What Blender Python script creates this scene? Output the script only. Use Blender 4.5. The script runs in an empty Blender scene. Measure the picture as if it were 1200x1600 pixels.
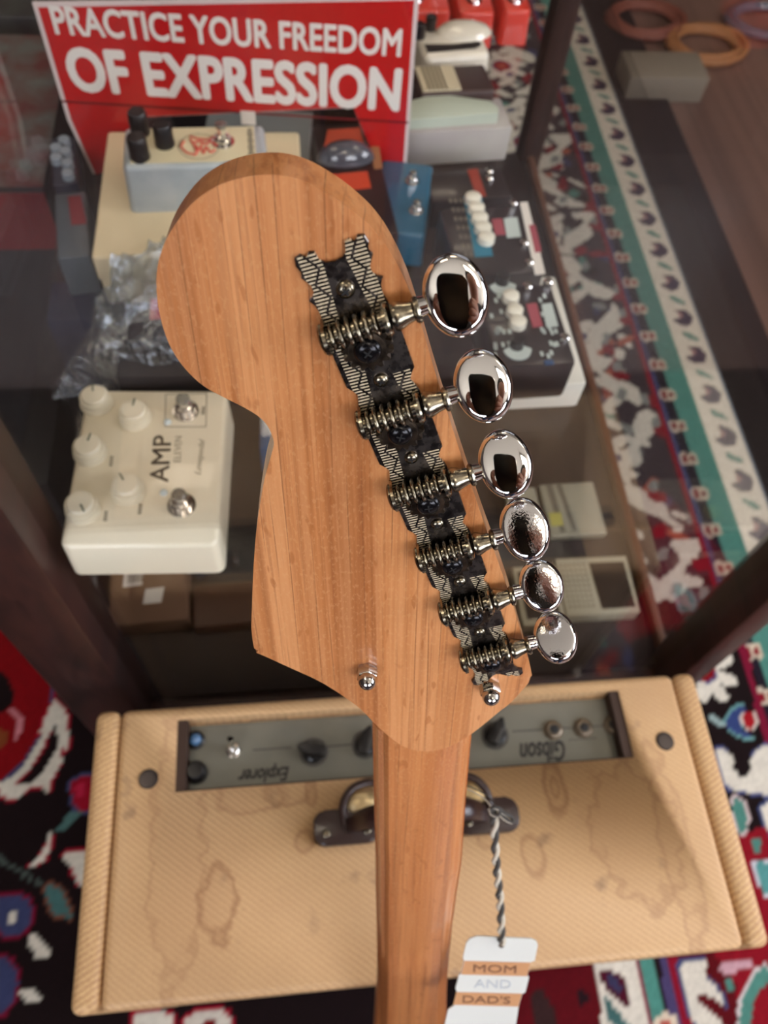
import bpy, bmesh, math, random
import numpy as np
from mathutils import Matrix, Vector
random.seed(7)
SC = bpy.context.scene
COL = SC.collection
PI = math.pi

# ------------------------------------------------------------------ camera
CH = 1.08                       # eye height of the lens above the floor
F = 1280.0                      # focal length in pixels of the 1200x1600 frame
_n = lambda v: np.array(v, float) / np.linalg.norm(v)
Yd = _n((-224, -2215, F)); Zd = -_n((-95, 750, F)); Zd = _n(Zd - Yd * np.dot(Zd, Yd)); Xd = np.cross(Yd, Zd)
RW = np.array([Xd, Yd, Zd])     # camera coordinates (right, down, forward) -> world
def ray(px, py): return RW @ np.array([(px - 600) / F, (py - 800) / F, 1.0])
def at(px, py, z):              # point where the sight line meets the horizontal plane z
    d = ray(px, py); t = (z - CH) / d[2]
    return Vector((d[0] * t, d[1] * t, z))
def aty(px, py, y):             # point where it meets the vertical plane y
    d = ray(px, py); t = y / d[1]
    return Vector((d[0] * t, y, CH + d[2] * t))
cd = bpy.data.cameras.new('camera'); cam = bpy.data.objects.new('camera', cd); COL.objects.link(cam); SC.camera = cam
r_, u_, b_ = RW @ np.array([1, 0, 0]), RW @ np.array([0, -1, 0]), RW @ np.array([0, 0, -1])
cam.matrix_world = Matrix(((r_[0], u_[0], b_[0], 0), (r_[1], u_[1], b_[1], 0), (r_[2], u_[2], b_[2], CH), (0, 0, 0, 1)))
cd.sensor_fit = 'VERTICAL'; cd.sensor_height = 36; cd.lens = F / 1600 * 36
cd.clip_start = 0.01; cd.clip_end = 50
cd.dof.use_dof = True; cd.dof.focus_distance = 0.222; cd.dof.aperture_fstop = cd.lens / 1.7

# ------------------------------------------------------------------ world, exposure
SC.view_settings.view_transform = 'Standard'; SC.view_settings.look = 'None'
SC.view_settings.gamma = 1.0; SC.view_settings.exposure = -0.30
W_LIGHT = 14.0; C_LIGHT = 10.5
w = bpy.data.worlds.new('world'); SC.world = w; w.use_nodes = True
w.node_tree.nodes['Background'].inputs[0].default_value = (0.62, 0.66, 0.74, 1)
w.node_tree.nodes['Background'].inputs[1].default_value = 0.12

# ------------------------------------------------------------------ helpers
def lin(c):
    if isinstance(c, str): c = tuple(int(c[i:i+2], 16) for i in (0, 2, 4))
    return tuple(((v/255)/12.92 if v/255 <= .04045 else ((v/255+.055)/1.055)**2.4) for v in c[:3]) + (1.0,)
MC = {}
def mat(name, col=(128,128,128), rough=.5, metal=0, coat=0, emit=None, es=1, alpha=None, spec=.5, bump=None, noise=None):
    """noise=(scale, second colour, amount) varies the colour; bump=(scale, strength)"""
    if name in MC: return MC[name]
    m = bpy.data.materials.new(name); m.use_nodes = True; nt = m.node_tree
    p = nt.nodes['Principled BSDF']
    p.inputs['Base Color'].default_value = lin(col); p.inputs['Roughness'].default_value = rough
    p.inputs['Metallic'].default_value = metal; p.inputs['Coat Weight'].default_value = coat
    p.inputs['Specular IOR Level'].default_value = spec
    if emit: p.inputs['Emission Color'].default_value = lin(emit); p.inputs['Emission Strength'].default_value = es
    tc = nt.nodes.new('ShaderNodeTexCoord')
    if noise:
        n = nt.nodes.new('ShaderNodeTexNoise'); n.inputs['Scale'].default_value = noise[0]; n.inputs['Detail'].default_value = 5
        nt.links.new(tc.outputs['Object'], n.inputs['Vector'])
        r = nt.nodes.new('ShaderNodeValToRGB'); r.color_ramp.elements[0].position = .5 - noise[2]/2; r.color_ramp.elements[1].position = .5 + noise[2]/2
        r.color_ramp.elements[0].color = lin(noise[1]); r.color_ramp.elements[1].color = lin(col)
        nt.links.new(n.outputs['Fac'], r.inputs['Fac']); nt.links.new(r.outputs['Color'], p.inputs['Base Color'])
    if bump:
        n = nt.nodes.new('ShaderNodeTexNoise'); n.inputs['Scale'].default_value = bump[0]
        nt.links.new(tc.outputs['Object'], n.inputs['Vector'])
        b = nt.nodes.new('ShaderNodeBump'); b.inputs['Strength'].default_value = bump[1]; b.inputs['Distance'].default_value = .001
        nt.links.new(n.outputs['Fac'], b.inputs['Height']); nt.links.new(b.outputs['Normal'], p.inputs['Normal'])
    MC[name] = m; return m
def node(nt, t, **k):
    n = nt.nodes.new(t)
    for a, v in k.items():
        if a.startswith('i_'): n.inputs[a[2:].replace('_', ' ')].default_value = v
        else: setattr(n, a, v)
    return n
def math_(nt, op, a, b=None):
    n = nt.nodes.new('ShaderNodeMath'); n.operation = op
    for i, v in enumerate((a, b)):
        if v is None: continue
        if isinstance(v, (int, float)): n.inputs[i].default_value = v
        else: nt.links.new(v, n.inputs[i])
    return n.outputs[0]
def ramp(nt, src, stops, interp='LINEAR'):
    r = nt.nodes.new('ShaderNodeValToRGB'); cr = r.color_ramp; cr.interpolation = interp
    while len(cr.elements) < len(stops): cr.elements.new(.5)
    for e, (p, c) in zip(cr.elements, stops): e.position = p; e.color = lin(c) if not isinstance(c, float) else (c, c, c, 1)
    nt.links.new(src, r.inputs['Fac']); return r.outputs['Color']
def mix(nt, fac, a, b, mode='MIX'):
    n = nt.nodes.new('ShaderNodeMix'); n.data_type = 'RGBA'; n.blend_type = mode
    for s, v in ((n.inputs[0], fac), (n.inputs[6], a), (n.inputs[7], b)):
        if isinstance(v, (int, float)): s.default_value = v
        elif isinstance(v, tuple): s.default_value = v
        else: nt.links.new(v, s)
    return n.outputs[2]

def link(name, me, m=None, parent=None, angle=35, smooth=True):
    o = bpy.data.objects.new(name, me); COL.objects.link(o)
    if m: me.materials.append(m)
    if smooth:
        me.polygons.foreach_set('use_smooth', [True] * len(me.polygons)); me.set_sharp_from_angle(angle=math.radians(angle))
    if parent: o.parent = parent
    return o
def obj(name, bm, m=None, parent=None, angle=35, smooth=True):
    me = bpy.data.meshes.new(name); bmesh.ops.recalc_face_normals(bm, faces=bm.faces); bm.to_mesh(me); bm.free()
    return link(name, me, m, parent, angle, smooth)
def tag(o, label, cat, group=None):
    o['label'] = label; o['category'] = cat
    if group: o['group'] = group
    return o
def thing(name, label, cat, loc=(0,0,0), rz=0, group=None, matrix=None):
    o = bpy.data.objects.new(name, None); COL.objects.link(o); o.empty_display_size = .05
    if matrix is not None: o.matrix_world = matrix
    else: o.location = loc; o.rotation_euler = (0, 0, rz)
    return tag(o, label, cat, group)
def struct(name, bm, m, **k):
    o = obj(name, bm, m, **k); o['kind'] = 'structure'; return o
def NB(): return bmesh.new()
def box(bm, c, s, bev=0, seg=2, M=None):
    r = bmesh.ops.create_cube(bm, size=1)
    vs = r['verts']
    bmesh.ops.scale(bm, vec=s, verts=vs)
    if bev:
        es = list({e for v in vs for e in v.link_edges})
        o = bmesh.ops.bevel(bm, geom=es, offset=bev, segments=seg, profile=.5, affect='EDGES')
        vs = list({v for f in o['faces'] for v in f.verts} | {v for v in vs if v.is_valid})
    bmesh.ops.translate(bm, vec=c, verts=vs)
    if M is not None: bmesh.ops.transform(bm, matrix=M, verts=vs)
    return vs
def lathe(bm, prof, n=24, M=None, sx=1, sy=1):
    rings = []
    for r, z in prof:
        if r < 1e-7: rings.append([bm.verts.new((0, 0, z))])
        else: rings.append([bm.verts.new((r*sx*math.cos(2*PI*i/n), r*sy*math.sin(2*PI*i/n), z)) for i in range(n)])
    for a, b in zip(rings, rings[1:]):
        if len(a) == 1 and len(b) == 1: continue
        for i in range(n):
            j = (i+1) % n
            if len(a) == 1: bm.faces.new((a[0], b[i], b[j]))
            elif len(b) == 1: bm.faces.new((a[i], a[j], b[0]))
            else: bm.faces.new((a[i], a[j], b[j], b[i]))
    for g in (rings[0], rings[-1]):
        if len(g) > 2: bm.faces.new(g)
    vs = [v for g in rings for v in g]
    if M is not None: bmesh.ops.transform(bm, matrix=M, verts=vs)
    return vs
def cyl(bm, c, r, h, n=24, bev=0, M=None):
    p = [(r, 0), (r, h)] if not bev else [(r-bev, 0), (r, bev), (r, h-bev), (r-bev*.3, h-bev*.3), (r-bev, h)]
    T = Matrix.Translation(c)
    return lathe(bm, p, n, (M @ T) if M is not None else T)
def prism(bm, pts, z0, z1, bev=0, seg=3, M=None):
    bot = [bm.verts.new((x, y, z0)) for x, y in pts]; top = [bm.verts.new((x, y, z1)) for x, y in pts]
    n = len(pts); ft = bm.faces.new(top); bm.faces.new(bot[::-1])
    for i in range(n): bm.faces.new((bot[i], bot[(i+1) % n], top[(i+1) % n], top[i]))
    vs = bot + top
    if bev:
        o = bmesh.ops.bevel(bm, geom=list(ft.edges), offset=bev, segments=seg, profile=.5, affect='EDGES')
        vs = [v for v in set(vs) | {v for f in o['faces'] for v in f.verts} if v.is_valid]
    if M is not None: bmesh.ops.transform(bm, matrix=M, verts=vs)
    return vs
def tube(bm, pts, r, n=8, caps=True):
    P = [Vector(p) for p in pts]; rr = r if isinstance(r, (list, tuple)) else [r]*len(P)
    up = Vector((0, 0, 1)); rings = []; prev = None
    for i, p in enumerate(P):
        t = (P[min(i+1, len(P)-1)] - P[max(i-1, 0)]).normalized()
        if prev is None:
            a = t.cross(up)
            if a.length < .1: a = t.cross(Vector((1, 0, 0)))
        else: a = prev - t * prev.dot(t)
        a.normalize(); prev = a; b = t.cross(a)
        rings.append([bm.verts.new(p + (a*math.cos(2*PI*k/n) + b*math.sin(2*PI*k/n))*rr[i]) for k in range(n)])
    for g, h in zip(rings, rings[1:]):
        for k in range(n): bm.faces.new((g[k], g[(k+1) % n], h[(k+1) % n], h[k]))
    if caps: bm.faces.new(rings[0][::-1]); bm.faces.new(rings[-1])
    return [v for g in rings for v in g]
def spline(pts, k=6, closed=False):
    P = [Vector(p) for p in pts]; out = []; n = len(P)
    rng = range(n) if closed else range(n-1)
    for i in rng:
        g = (lambda j: P[j % n]) if closed else (lambda j: P[max(0, min(n-1, j))])
        a, b, c, d = g(i-1), g(i), g(i+1), g(i+2)
        for s in range(k):
            t = s/k
            out.append(.5*((2*b) + (c-a)*t + (2*a-5*b+4*c-d)*t*t + (3*b-a-3*c+d)*t**3))
    if not closed: out.append(P[-1])
    return out
def rrect(w_, h_, r, n=5, cx=0, cy=0):
    o = []
    for sx, sy, a0 in ((1, 1, 0), (-1, 1, 90), (-1, -1, 180), (1, -1, 270)):
        for k in range(n+1):
            a = math.radians(a0 + 90*k/n)
            o.append((cx + sx*(w_/2-r) + r*math.cos(a), cy + sy*(h_/2-r) + r*math.sin(a)))
    return o
def text(name, body, w_, h_, m, parent, M, bold=0, shear=0, depth=.0003, spacing=1.0):
    """lettering fitted to a w x h box centred on M's origin, lying in M's xy plane"""
    c = bpy.data.curves.new('t', 'FONT'); c.body = body; c.size = 1; c.shear = shear; c.extrude = .01
    c.align_x = 'CENTER'; c.space_character = spacing; c.resolution_u = 4
    t = bpy.data.objects.new('t', c); COL.objects.link(t); dg = bpy.context.evaluated_depsgraph_get(); dg.update()
    me = bpy.data.meshes.new_from_object(t.evaluated_get(dg)); bpy.data.objects.remove(t); bpy.data.curves.remove(c)
    if bold:                                # heavier strokes: the same letters overlaid a stroke's breadth apart
        b2 = NB()
        for k in range(8):
            q = me.copy(); q.transform(T(bold*math.cos(k*PI/4), bold*.8*math.sin(k*PI/4), .005*(k+1))); b2.from_mesh(q); bpy.data.meshes.remove(q)
        b2.to_mesh(me); b2.free()
    co = np.empty(len(me.vertices)*3); me.vertices.foreach_get('co', co); co = co.reshape(-1, 3)
    lo, hi = co.min(0), co.max(0); s = np.array([w_/(hi[0]-lo[0]), h_/(hi[1]-lo[1]), depth/(hi[2]-lo[2])])
    co = (co - np.array([(lo[0]+hi[0])/2, (lo[1]+hi[1])/2, lo[2]])) * s
    me.vertices.foreach_set('co', co.ravel()); me.transform(M); me.materials.clear()
    return link(name, me, m, parent, smooth=False)
def frame(o, x, y, z=None):
    x = Vector(x).normalized(); y = Vector(y); y = (y - x*y.dot(x)).normalized(); z = x.cross(y)
    return Matrix(((x.x, y.x, z.x, o[0]), (x.y, y.y, z.y, o[1]), (x.z, y.z, z.z, o[2]), (0, 0, 0, 1)))
T = lambda x, y, z: Matrix.Translation((x, y, z))
RZ = lambda d: Matrix.Rotation(math.radians(d), 4, 'Z')
RX = lambda d: Matrix.Rotation(math.radians(d), 4, 'X')
RY = lambda d: Matrix.Rotation(math.radians(d), 4, 'Y')
def rect_grid(bm, M, w_, h_): return box(bm, (0, 0, 0), (w_, h_, .001), M=M)

# ------------------------------------------------------------------ materials
def wood_mat(name, c1, c2, c3, grain=(-.31, -.95), fleck=True, rough=.35, coat=.5, sc=1.0):
    m = bpy.data.materials.new(name); m.use_nodes = True; nt = m.node_tree; p = nt.nodes['Principled BSDF']
    tc = node(nt, 'ShaderNodeTexCoord'); mp = node(nt, 'ShaderNodeMapping'); mp.vector_type = 'POINT'
    ang = math.atan2(grain[0], grain[1])
    mp.inputs['Rotation'].default_value = (0, 0, ang)
    nt.links.new(tc.outputs['Object'], mp.inputs['Vector'])
    def ns(sx, sy, detail, rg=.5, dist=0):
        mm = node(nt, 'ShaderNodeMapping'); mm.inputs['Scale'].default_value = (sx*sc, sy*sc, sx*.3*sc)
        nt.links.new(mp.outputs[0], mm.inputs['Vector'])
        n = node(nt, 'ShaderNodeTexNoise'); n.inputs['Scale'].default_value = 1; n.inputs['Detail'].default_value = detail
        n.inputs['Roughness'].default_value = rg; n.inputs['Distortion'].default_value = dist
        nt.links.new(mm.outputs[0], n.inputs['Vector']); return n.outputs['Fac']
    dk = tuple(int(v*.72) for v in c3)
    col = ramp(nt, ns(210, 3, 3, .55), [(.36, c3), (.46, c1), (.54, c2), (.64, c1)])
    col = mix(nt, .5, col, ramp(nt, ns(60, 1.6, 2), [(.38, c3), (.5, c1), (.62, c2)]))
    # growth lines about 3.5 mm apart, wandering and fading along the grain
    sx = node(nt, 'ShaderNodeSeparateXYZ'); nt.links.new(mp.outputs[0], sx.inputs[0])
    ph = math_(nt, 'ADD', math_(nt, 'MULTIPLY', sx.outputs[0], 285.0*sc), math_(nt, 'MULTIPLY', ns(42, 2.4, 2), 3.4))
    ln = math_(nt, 'LESS_THAN', math_(nt, 'PINGPONG', ph, .5), .045)
    fade = ramp(nt, ns(150, 14, 2), [(.44, 0.0), (.60, 1.0)])
    col = mix(nt, math_(nt, 'MULTIPLY', math_(nt, 'MULTIPLY', ln, fade), .52), col, lin(dk))
    col = mix(nt, math_(nt, 'MULTIPLY', ramp(nt, ns(700, 10, 3, .6), [(.36, 1.0), (.46, 0.0)]), .38), col, lin(c3))
    if fleck:
        col = mix(nt, math_(nt, 'MULTIPLY', ramp(nt, ns(330, 95, 1, .3), [(.67, 0.0), (.72, 1.0)]), .5), col, lin((158, 90, 40)))
        col = mix(nt, math_(nt, 'MULTIPLY', ramp(nt, ns(1000, 500, 2, .6), [(.36, 1.0), (.46, 0.0)]), .22), col, lin((214, 164, 112)))
    nt.links.new(col, p.inputs['Base Color'])
    p.inputs['Roughness'].default_value = rough; p.inputs['Coat Weight'].default_value = coat; p.inputs['Coat Roughness'].default_value = .13
    b = node(nt, 'ShaderNodeBump'); b.inputs['Strength'].default_value = .08; b.inputs['Distance'].default_value = .0004
    nt.links.new(ns(500, 30, 3), b.inputs['Height']); nt.links.new(b.outputs[0], p.inputs['Normal'])
    return m
M_MAPLE = wood_mat('maple_amber', (190, 122, 70), (212, 148, 96), (148, 86, 44))
M_NECK = wood_mat('maple_neck', (180, 108, 58), (200, 130, 76), (140, 78, 36))
M_MAHOG = wood_mat('mahogany_dark', (54, 27, 22), (66, 34, 26), (34, 16, 13), grain=(0, 1), fleck=False, rough=.5, coat=.08, sc=.25)
M_MAHOGH = wood_mat('mahogany_rail', (52, 30, 24), (66, 40, 32), (34, 18, 14), grain=(1, 0), fleck=False, rough=.4, coat=.2, sc=.25)

def nickel(name, c, c2, rough, sc=350, grime=.5):
    m = mat(name, c, rough, 1, noise=(sc, c2, grime)); nt = m.node_tree; p = nt.nodes['Principled BSDF']
    return m
M_NICKEL = nickel('aged_nickel', (160, 150, 132), (58, 48, 40), .26)
M_NICKELW = nickel('worm_nickel', (182, 172, 150), (70, 60, 48), .22, 520)
M_CHROME = mat('chrome', (232, 230, 228), .035, 1)
M_CHROMEP = mat('chrome_pitted', (226, 224, 224), .06, 1, bump=(1500, .05))
M_BLACKS = mat('black_screw', (26, 24, 26), .18, .6)
M_GEAR = nickel('gear_dark', (112, 98, 82), (36, 30, 26), .32)

def plate_mat():
    m = bpy.data.materials.new('engraved_plate'); m.use_nodes = True; nt = m.node_tree; p = nt.nodes['Principled BSDF']
    tc = node(nt, 'ShaderNodeTexCoord'); sp = node(nt, 'ShaderNodeSeparateXYZ'); nt.links.new(tc.outputs['Object'], sp.inputs[0])
    x, y = sp.outputs[0], sp.outputs[1]
    ax = math_(nt, 'ABSOLUTE', math_(nt, 'MULTIPLY', x, 1000.0))
    yy = math_(nt, 'MULTIPLY', y, 1000.0)
    # engraved lines 0.72 mm apart, slanted a little
    ph = math_(nt, 'ADD', yy, math_(nt, 'MULTIPLY', math_(nt, 'MULTIPLY', x, 1000.0), .06))
    ln = math_(nt, 'SINE', math_(nt, 'MULTIPLY', ph, 2*PI/.86))
    line = math_(nt, 'GREATER_THAN', ln, .1)
    zig = math_(nt, 'MULTIPLY', math_(nt, 'PINGPONG', yy, 3.4), .62)
    band = math_(nt, 'GREATER_THAN', ax, math_(nt, 'ADD', 2.5, math_(nt, 'MULTIPLY', math_(nt, 'PINGPONG', math_(nt, 'ADD', yy, 4.0), 12.25), .10)))
    d = math_(nt, 'ABSOLUTE', math_(nt, 'SUBTRACT', math_(nt, 'SUBTRACT', ax, 3.6), zig))
    notz = math_(nt, 'GREATER_THAN', d, .30)
    out = math_(nt, 'LESS_THAN', ax, 7.2)
    bm_ = math_(nt, 'SUBTRACT', 3.0, yy)
    near = math_(nt, 'LESS_THAN', math_(nt, 'FLOORED_MODULO', bm_, 24.5), 12.5)
    plain = math_(nt, 'MULTIPLY', math_(nt, 'MULTIPLY', near, math_(nt, 'GREATER_THAN', bm_, 0.0)), math_(nt, 'GREATER_THAN', x, 0.0))
    eng = math_(nt, 'MULTIPLY', math_(nt, 'MULTIPLY', math_(nt, 'MULTIPLY', band, notz), out), math_(nt, 'SUBTRACT', 1.0, plain))
    n = node(nt, 'ShaderNodeTexNoise'); n.inputs['Scale'].default_value = 420; n.inputs['Detail'].default_value = 4
    nt.links.new(tc.outputs['Object'], n.inputs['Vector'])
    base = ramp(nt, n.outputs['Fac'], [(.35, (62, 54, 50)), (.6, (104, 96, 90))])
    dark = mix(nt, eng, base, lin((58, 50, 44)))
    col = mix(nt, math_(nt, 'MULTIPLY', eng, line), dark, lin((224, 206, 174)))
    nt.links.new(col, p.inputs['Base Color']); nt.links.new(math_(nt, 'SUBTRACT', .92, math_(nt, 'MULTIPLY', math_(nt, 'MULTIPLY', eng, line), .6)), p.inputs['Metallic'])
    rg = math_(nt, 'ADD', math_(nt, 'MULTIPLY', n.outputs['Fac'], .3), .12); nt.links.new(rg, p.inputs['Roughness'])
    b = node(nt, 'ShaderNodeBump'); b.inputs['Strength'].default_value = .25; b.inputs['Distance'].default_value = .0001
    nt.links.new(math_(nt, 'MULTIPLY', eng, ln), b.inputs['Height']); nt.links.new(b.outputs[0], p.inputs['Normal'])
    return m
M_PLATE = plate_mat()

# water-stain rings of the amplifier cloth: centre x, y (from the cabinet's middle), radii, rim width, strength
STAINS = [(-.155, -.045, .012, .025, .22, .75), (.112, .018, .008, .018, .35, .7), (.112, .019, .003, .007, .5, .6), (-.090, -.006, .006, .007, .4, .55), (.085, -.030, .008, .014, .3, .55),
          (-.13, .030, .026, .012, .2, .5), (-.10, .032, .018, .010, .25, .5), (.17, -.02, .035, .05, .12, .45), (-.083, .030, .004, .009, .5, .6), (.05, -.015, .006, .006, .4, .4), (-.185, .0, .02, .09, .15, .4), (.20, -.03, .012, .07, .2, .4)]
def tweed_mat(name, ang, c1=(214, 175, 128), c2=(190, 150, 106), stains=False):
    m = bpy.data.materials.new(name); m.use_nodes = True; nt = m.node_tree; p = nt.nodes['Principled BSDF']
    tc = node(nt, 'ShaderNodeTexCoord'); mp = node(nt, 'ShaderNodeMapping'); mp.inputs['Rotation'].default_value = (0, 0, math.radians(ang))
    nt.links.new(tc.outputs['Object'], mp.inputs['Vector'])
    wv = node(nt, 'ShaderNodeTexWave'); wv.inputs['Scale'].default_value = 80; wv.inputs['Distortion'].default_value = 1.2; wv.inputs['Detail'].default_value = 2; wv.inputs['Detail Scale'].default_value = 3
    nt.links.new(mp.outputs[0], wv.inputs['Vector'])
    def ns(s, d=4, dist=0):
        n = node(nt, 'ShaderNodeTexNoise'); n.inputs['Scale'].default_value = s; n.inputs['Detail'].default_value = d; n.inputs['Distortion'].default_value = dist
        nt.links.new(tc.outputs['Object'], n.inputs['Vector']); return n.outputs['Fac']
    base = ramp(nt, wv.outputs['Fac'], [(.15, c2), (.6, c1)])
    base = mix(nt, .6, base, ramp(nt, ns(700, 2), [(.3, c2), (.7, c1)]))
    base = mix(nt, math_(nt, 'MULTIPLY', ramp(nt, ns(9, 5), [(.42, 0.0), (.7, 1.0)]), .40), base, lin((176, 134, 96)))
    wob = ns(60, 3)
    sx = node(nt, 'ShaderNodeSeparateXYZ'); nt.links.new(tc.outputs['Object'], sx.inputs[0])
    for (cx, cy, rx, ry, wd, st) in (STAINS if stains else ()):
        dx = math_(nt, 'DIVIDE', math_(nt, 'SUBTRACT', sx.outputs[0], cx), rx); dy = math_(nt, 'DIVIDE', math_(nt, 'SUBTRACT', sx.outputs[1], cy), ry)
        r = math_(nt, 'SQRT', math_(nt, 'ADD', math_(nt, 'MULTIPLY', dx, dx), math_(nt, 'MULTIPLY', dy, dy)))
        r = math_(nt, 'ADD', r, math_(nt, 'MULTIPLY', math_(nt, 'SUBTRACT', wob, .5), 1.3))
        e = math_(nt, 'ABSOLUTE', math_(nt, 'SUBTRACT', r, 1.0))
        base = mix(nt, math_(nt, 'MULTIPLY', ramp(nt, e, [(0.0, 1.0), (wd, 0.0)]), st), base, lin((150, 106, 70)))
        base = mix(nt, math_(nt, 'MULTIPLY', ramp(nt, r, [(.9, 1.0), (1.0, 0.0)]), st*.25), base, lin((170, 126, 88)))
    base = mix(nt, math_(nt, 'MULTIPLY', ramp(nt, ns(34, 3), [(.66, 0.0), (.76, 1.0)]), .5), base, lin((112, 84, 64)))
    nt.links.new(base, p.inputs['Base Color']); p.inputs['Roughness'].default_value = .62; p.inputs['Coat Weight'].default_value = .12; p.inputs['Coat Roughness'].default_value = .3
    b = node(nt, 'ShaderNodeBump'); b.inputs['Strength'].default_value = .35; b.inputs['Distance'].default_value = .0006
    nt.links.new(wv.outputs['Fac'], b.inputs['Height']); nt.links.new(b.outputs[0], p.inputs['Normal'])
    return m
M_TWEED = tweed_mat('tweed_top', -52, stains=True)
M_TWEEDS = tweed_mat('tweed_side', 62, (226, 188, 136), (172, 126, 84))
M_STAIN = mat('stain', (150, 108, 74), .7)

def glass_mat(name, tint=(236, 242, 240), ior=1.5, haze=0.0):
    m = bpy.data.materials.new(name); m.use_nodes = True; nt = m.node_tree
    out = nt.nodes['Material Output']; nt.nodes.remove(nt.nodes['Principled BSDF'])
    tr = node(nt, 'ShaderNodeBsdfTransparent'); tr.inputs[0].default_value = lin(tint)
    gl = node(nt, 'ShaderNodeBsdfGlossy'); gl.inputs['Roughness'].default_value = .02
    fr = node(nt, 'ShaderNodeFresnel'); ge = node(nt, 'ShaderNodeNewGeometry')
    # both faces of a thin sheet reflect alike (the sheet is not refracting)
    nt.links.new(math_(nt, 'SUBTRACT', ior, math_(nt, 'MULTIPLY', ge.outputs['Backfacing'], ior - 1/ior)), fr.inputs['IOR'])
    mx = node(nt, 'ShaderNodeMixShader'); nt.links.new(fr.outputs[0], mx.inputs[0]); nt.links.new(tr.outputs[0], mx.inputs[1]); nt.links.new(gl.outputs[0], mx.inputs[2])
    last = mx.outputs[0]
    if haze:
        df = node(nt, 'ShaderNodeBsdfDiffuse'); df.inputs[0].default_value = (.8, .8, .82, 1)
        m2 = node(nt, 'ShaderNodeMixShader'); m2.inputs[0].default_value = haze
        nt.links.new(last, m2.inputs[1]); nt.links.new(df.outputs[0], m2.inputs[2]); last = m2.outputs[0]
    nt.links.new(last, out.inputs['Surface'])
    return m
M_GLASS = glass_mat('case_glass', tint=(251, 250, 249), ior=1.42, haze=0)
M_SHELF = glass_mat('shelf_glass', tint=(250, 250, 249), ior=1.42, haze=0)
def plastic_mat():
    m = bpy.data.materials.new('clear_plastic'); m.use_nodes = True; nt = m.node_tree
    out = nt.nodes['Material Output']; nt.nodes.remove(nt.nodes['Principled BSDF'])
    tr = node(nt, 'ShaderNodeBsdfTransparent'); tr.inputs[0].default_value = (.93, .95, .96, 1)
    gl = node(nt, 'ShaderNodeBsdfGlossy'); gl.inputs['Roughness'].default_value = .16; gl.inputs[0].default_value = (.84, .92, 1, 1)
    df = node(nt, 'ShaderNodeBsdfTranslucent'); df.inputs[0].default_value = (.72, .82, .88, 1)
    tcp = node(nt, 'ShaderNodeTexCoord'); nzp = node(nt, 'ShaderNodeTexNoise'); nzp.inputs['Scale'].default_value = 38; nzp.inputs['Detail'].default_value = 5; nzp.inputs['Distortion'].default_value = 1.4
    nt.links.new(tcp.outputs['Object'], nzp.inputs['Vector']); bp = node(nt, 'ShaderNodeBump'); bp.inputs['Strength'].default_value = 1; bp.inputs['Distance'].default_value = .012
    nt.links.new(nzp.outputs['Fac'], bp.inputs['Height']); nt.links.new(bp.outputs[0], gl.inputs['Normal'])
    mx = node(nt, 'ShaderNodeMixShader'); mx.inputs[0].default_value = .3
    mx2 = node(nt, 'ShaderNodeMixShader'); mx2.inputs[0].default_value = .14
    nt.links.new(tr.outputs[0], mx.inputs[1]); nt.links.new(gl.outputs[0], mx.inputs[2])
    nt.links.new(mx.outputs[0], mx2.inputs[1]); nt.links.new(df.outputs[0], mx2.inputs[2]); nt.links.new(mx2.outputs[0], out.inputs['Surface'])
    return m
M_PLASTIC = plastic_mat()
M_CREAM = mat('cream_enamel', (226, 216, 190), .3, coat=.4)
M_KNOB = mat('ivory_knob', (222, 214, 190), .3, coat=.3)
M_BLK = mat('black_plastic', (20, 17, 18), .3)
M_BLKM = mat('black_matte', (26, 21, 22), .6)
M_DARKTXT = mat('dark_print', (40, 36, 32), .6)
M_GREYTXT = mat('grey_print', (140, 134, 118), .6)
M_MIDTXT = mat('grey_brown_print', (112, 106, 94), .6)
M_WHITE = mat('white_paint', (226, 222, 214), .4)
M_RED = mat('red_print', (186, 24, 26), .3, coat=.3)

# ------------------------------------------------------------------ room
RX0, RX1, RY0, RY1, RZ1 = -2.4, 2.8, -2.3, 3.4, 2.75
floor_m = wood_mat('floor_boards', (112, 84, 74), (124, 94, 82), (88, 66, 58), grain=(0, 1), fleck=False, rough=.35, coat=.2, sc=.08)
bm = NB(); box(bm, ((RX0+RX1)/2, (RY0+RY1)/2, -.05), (RX1-RX0, RY1-RY0, .1)); struct('floor', bm, floor_m)
M_WALL = mat('wall_dark_plaster', (64, 50, 46), .8, noise=(3, (44, 34, 32), .6))
M_CEIL = mat('ceiling_cream', (214, 202, 182), .9)
bm = NB(); box(bm, ((RX0+RX1)/2, (RY0+RY1)/2, RZ1+.05), (RX1-RX0+.2, RY1-RY0+.2, .1)); struct('ceiling', bm, M_CEIL)
for nm, c, s in (('wall_left', (RX0-.05, (RY0+RY1)/2, RZ1/2), (.1, RY1-RY0, RZ1)), ('wall_right', (RX1+.05, (RY0+RY1)/2, RZ1/2), (.1, RY1-RY0, RZ1)),
                 ('wall_back', ((RX0+RX1)/2, RY1+.05, RZ1/2), (RX1-RX0+.2, .1, RZ1)), ('wall_front', ((RX0+RX1)/2, RY0-.05, RZ1/2), (RX1-RX0+.2, .1, RZ1))):
    bm = NB(); box(bm, c, s); struct(nm, bm, M_WALL)
M_SKYPANE = mat('daylight_pane', (255, 255, 255), 1, emit=(236, 242, 255), es=W_LIGHT)
M_LAMP = mat('lamp_diffuser', (255, 255, 255), 1, emit=(255, 240, 214), es=C_LIGHT)
M_FRAME = mat('white_frame', (200, 192, 180), .5)
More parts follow.
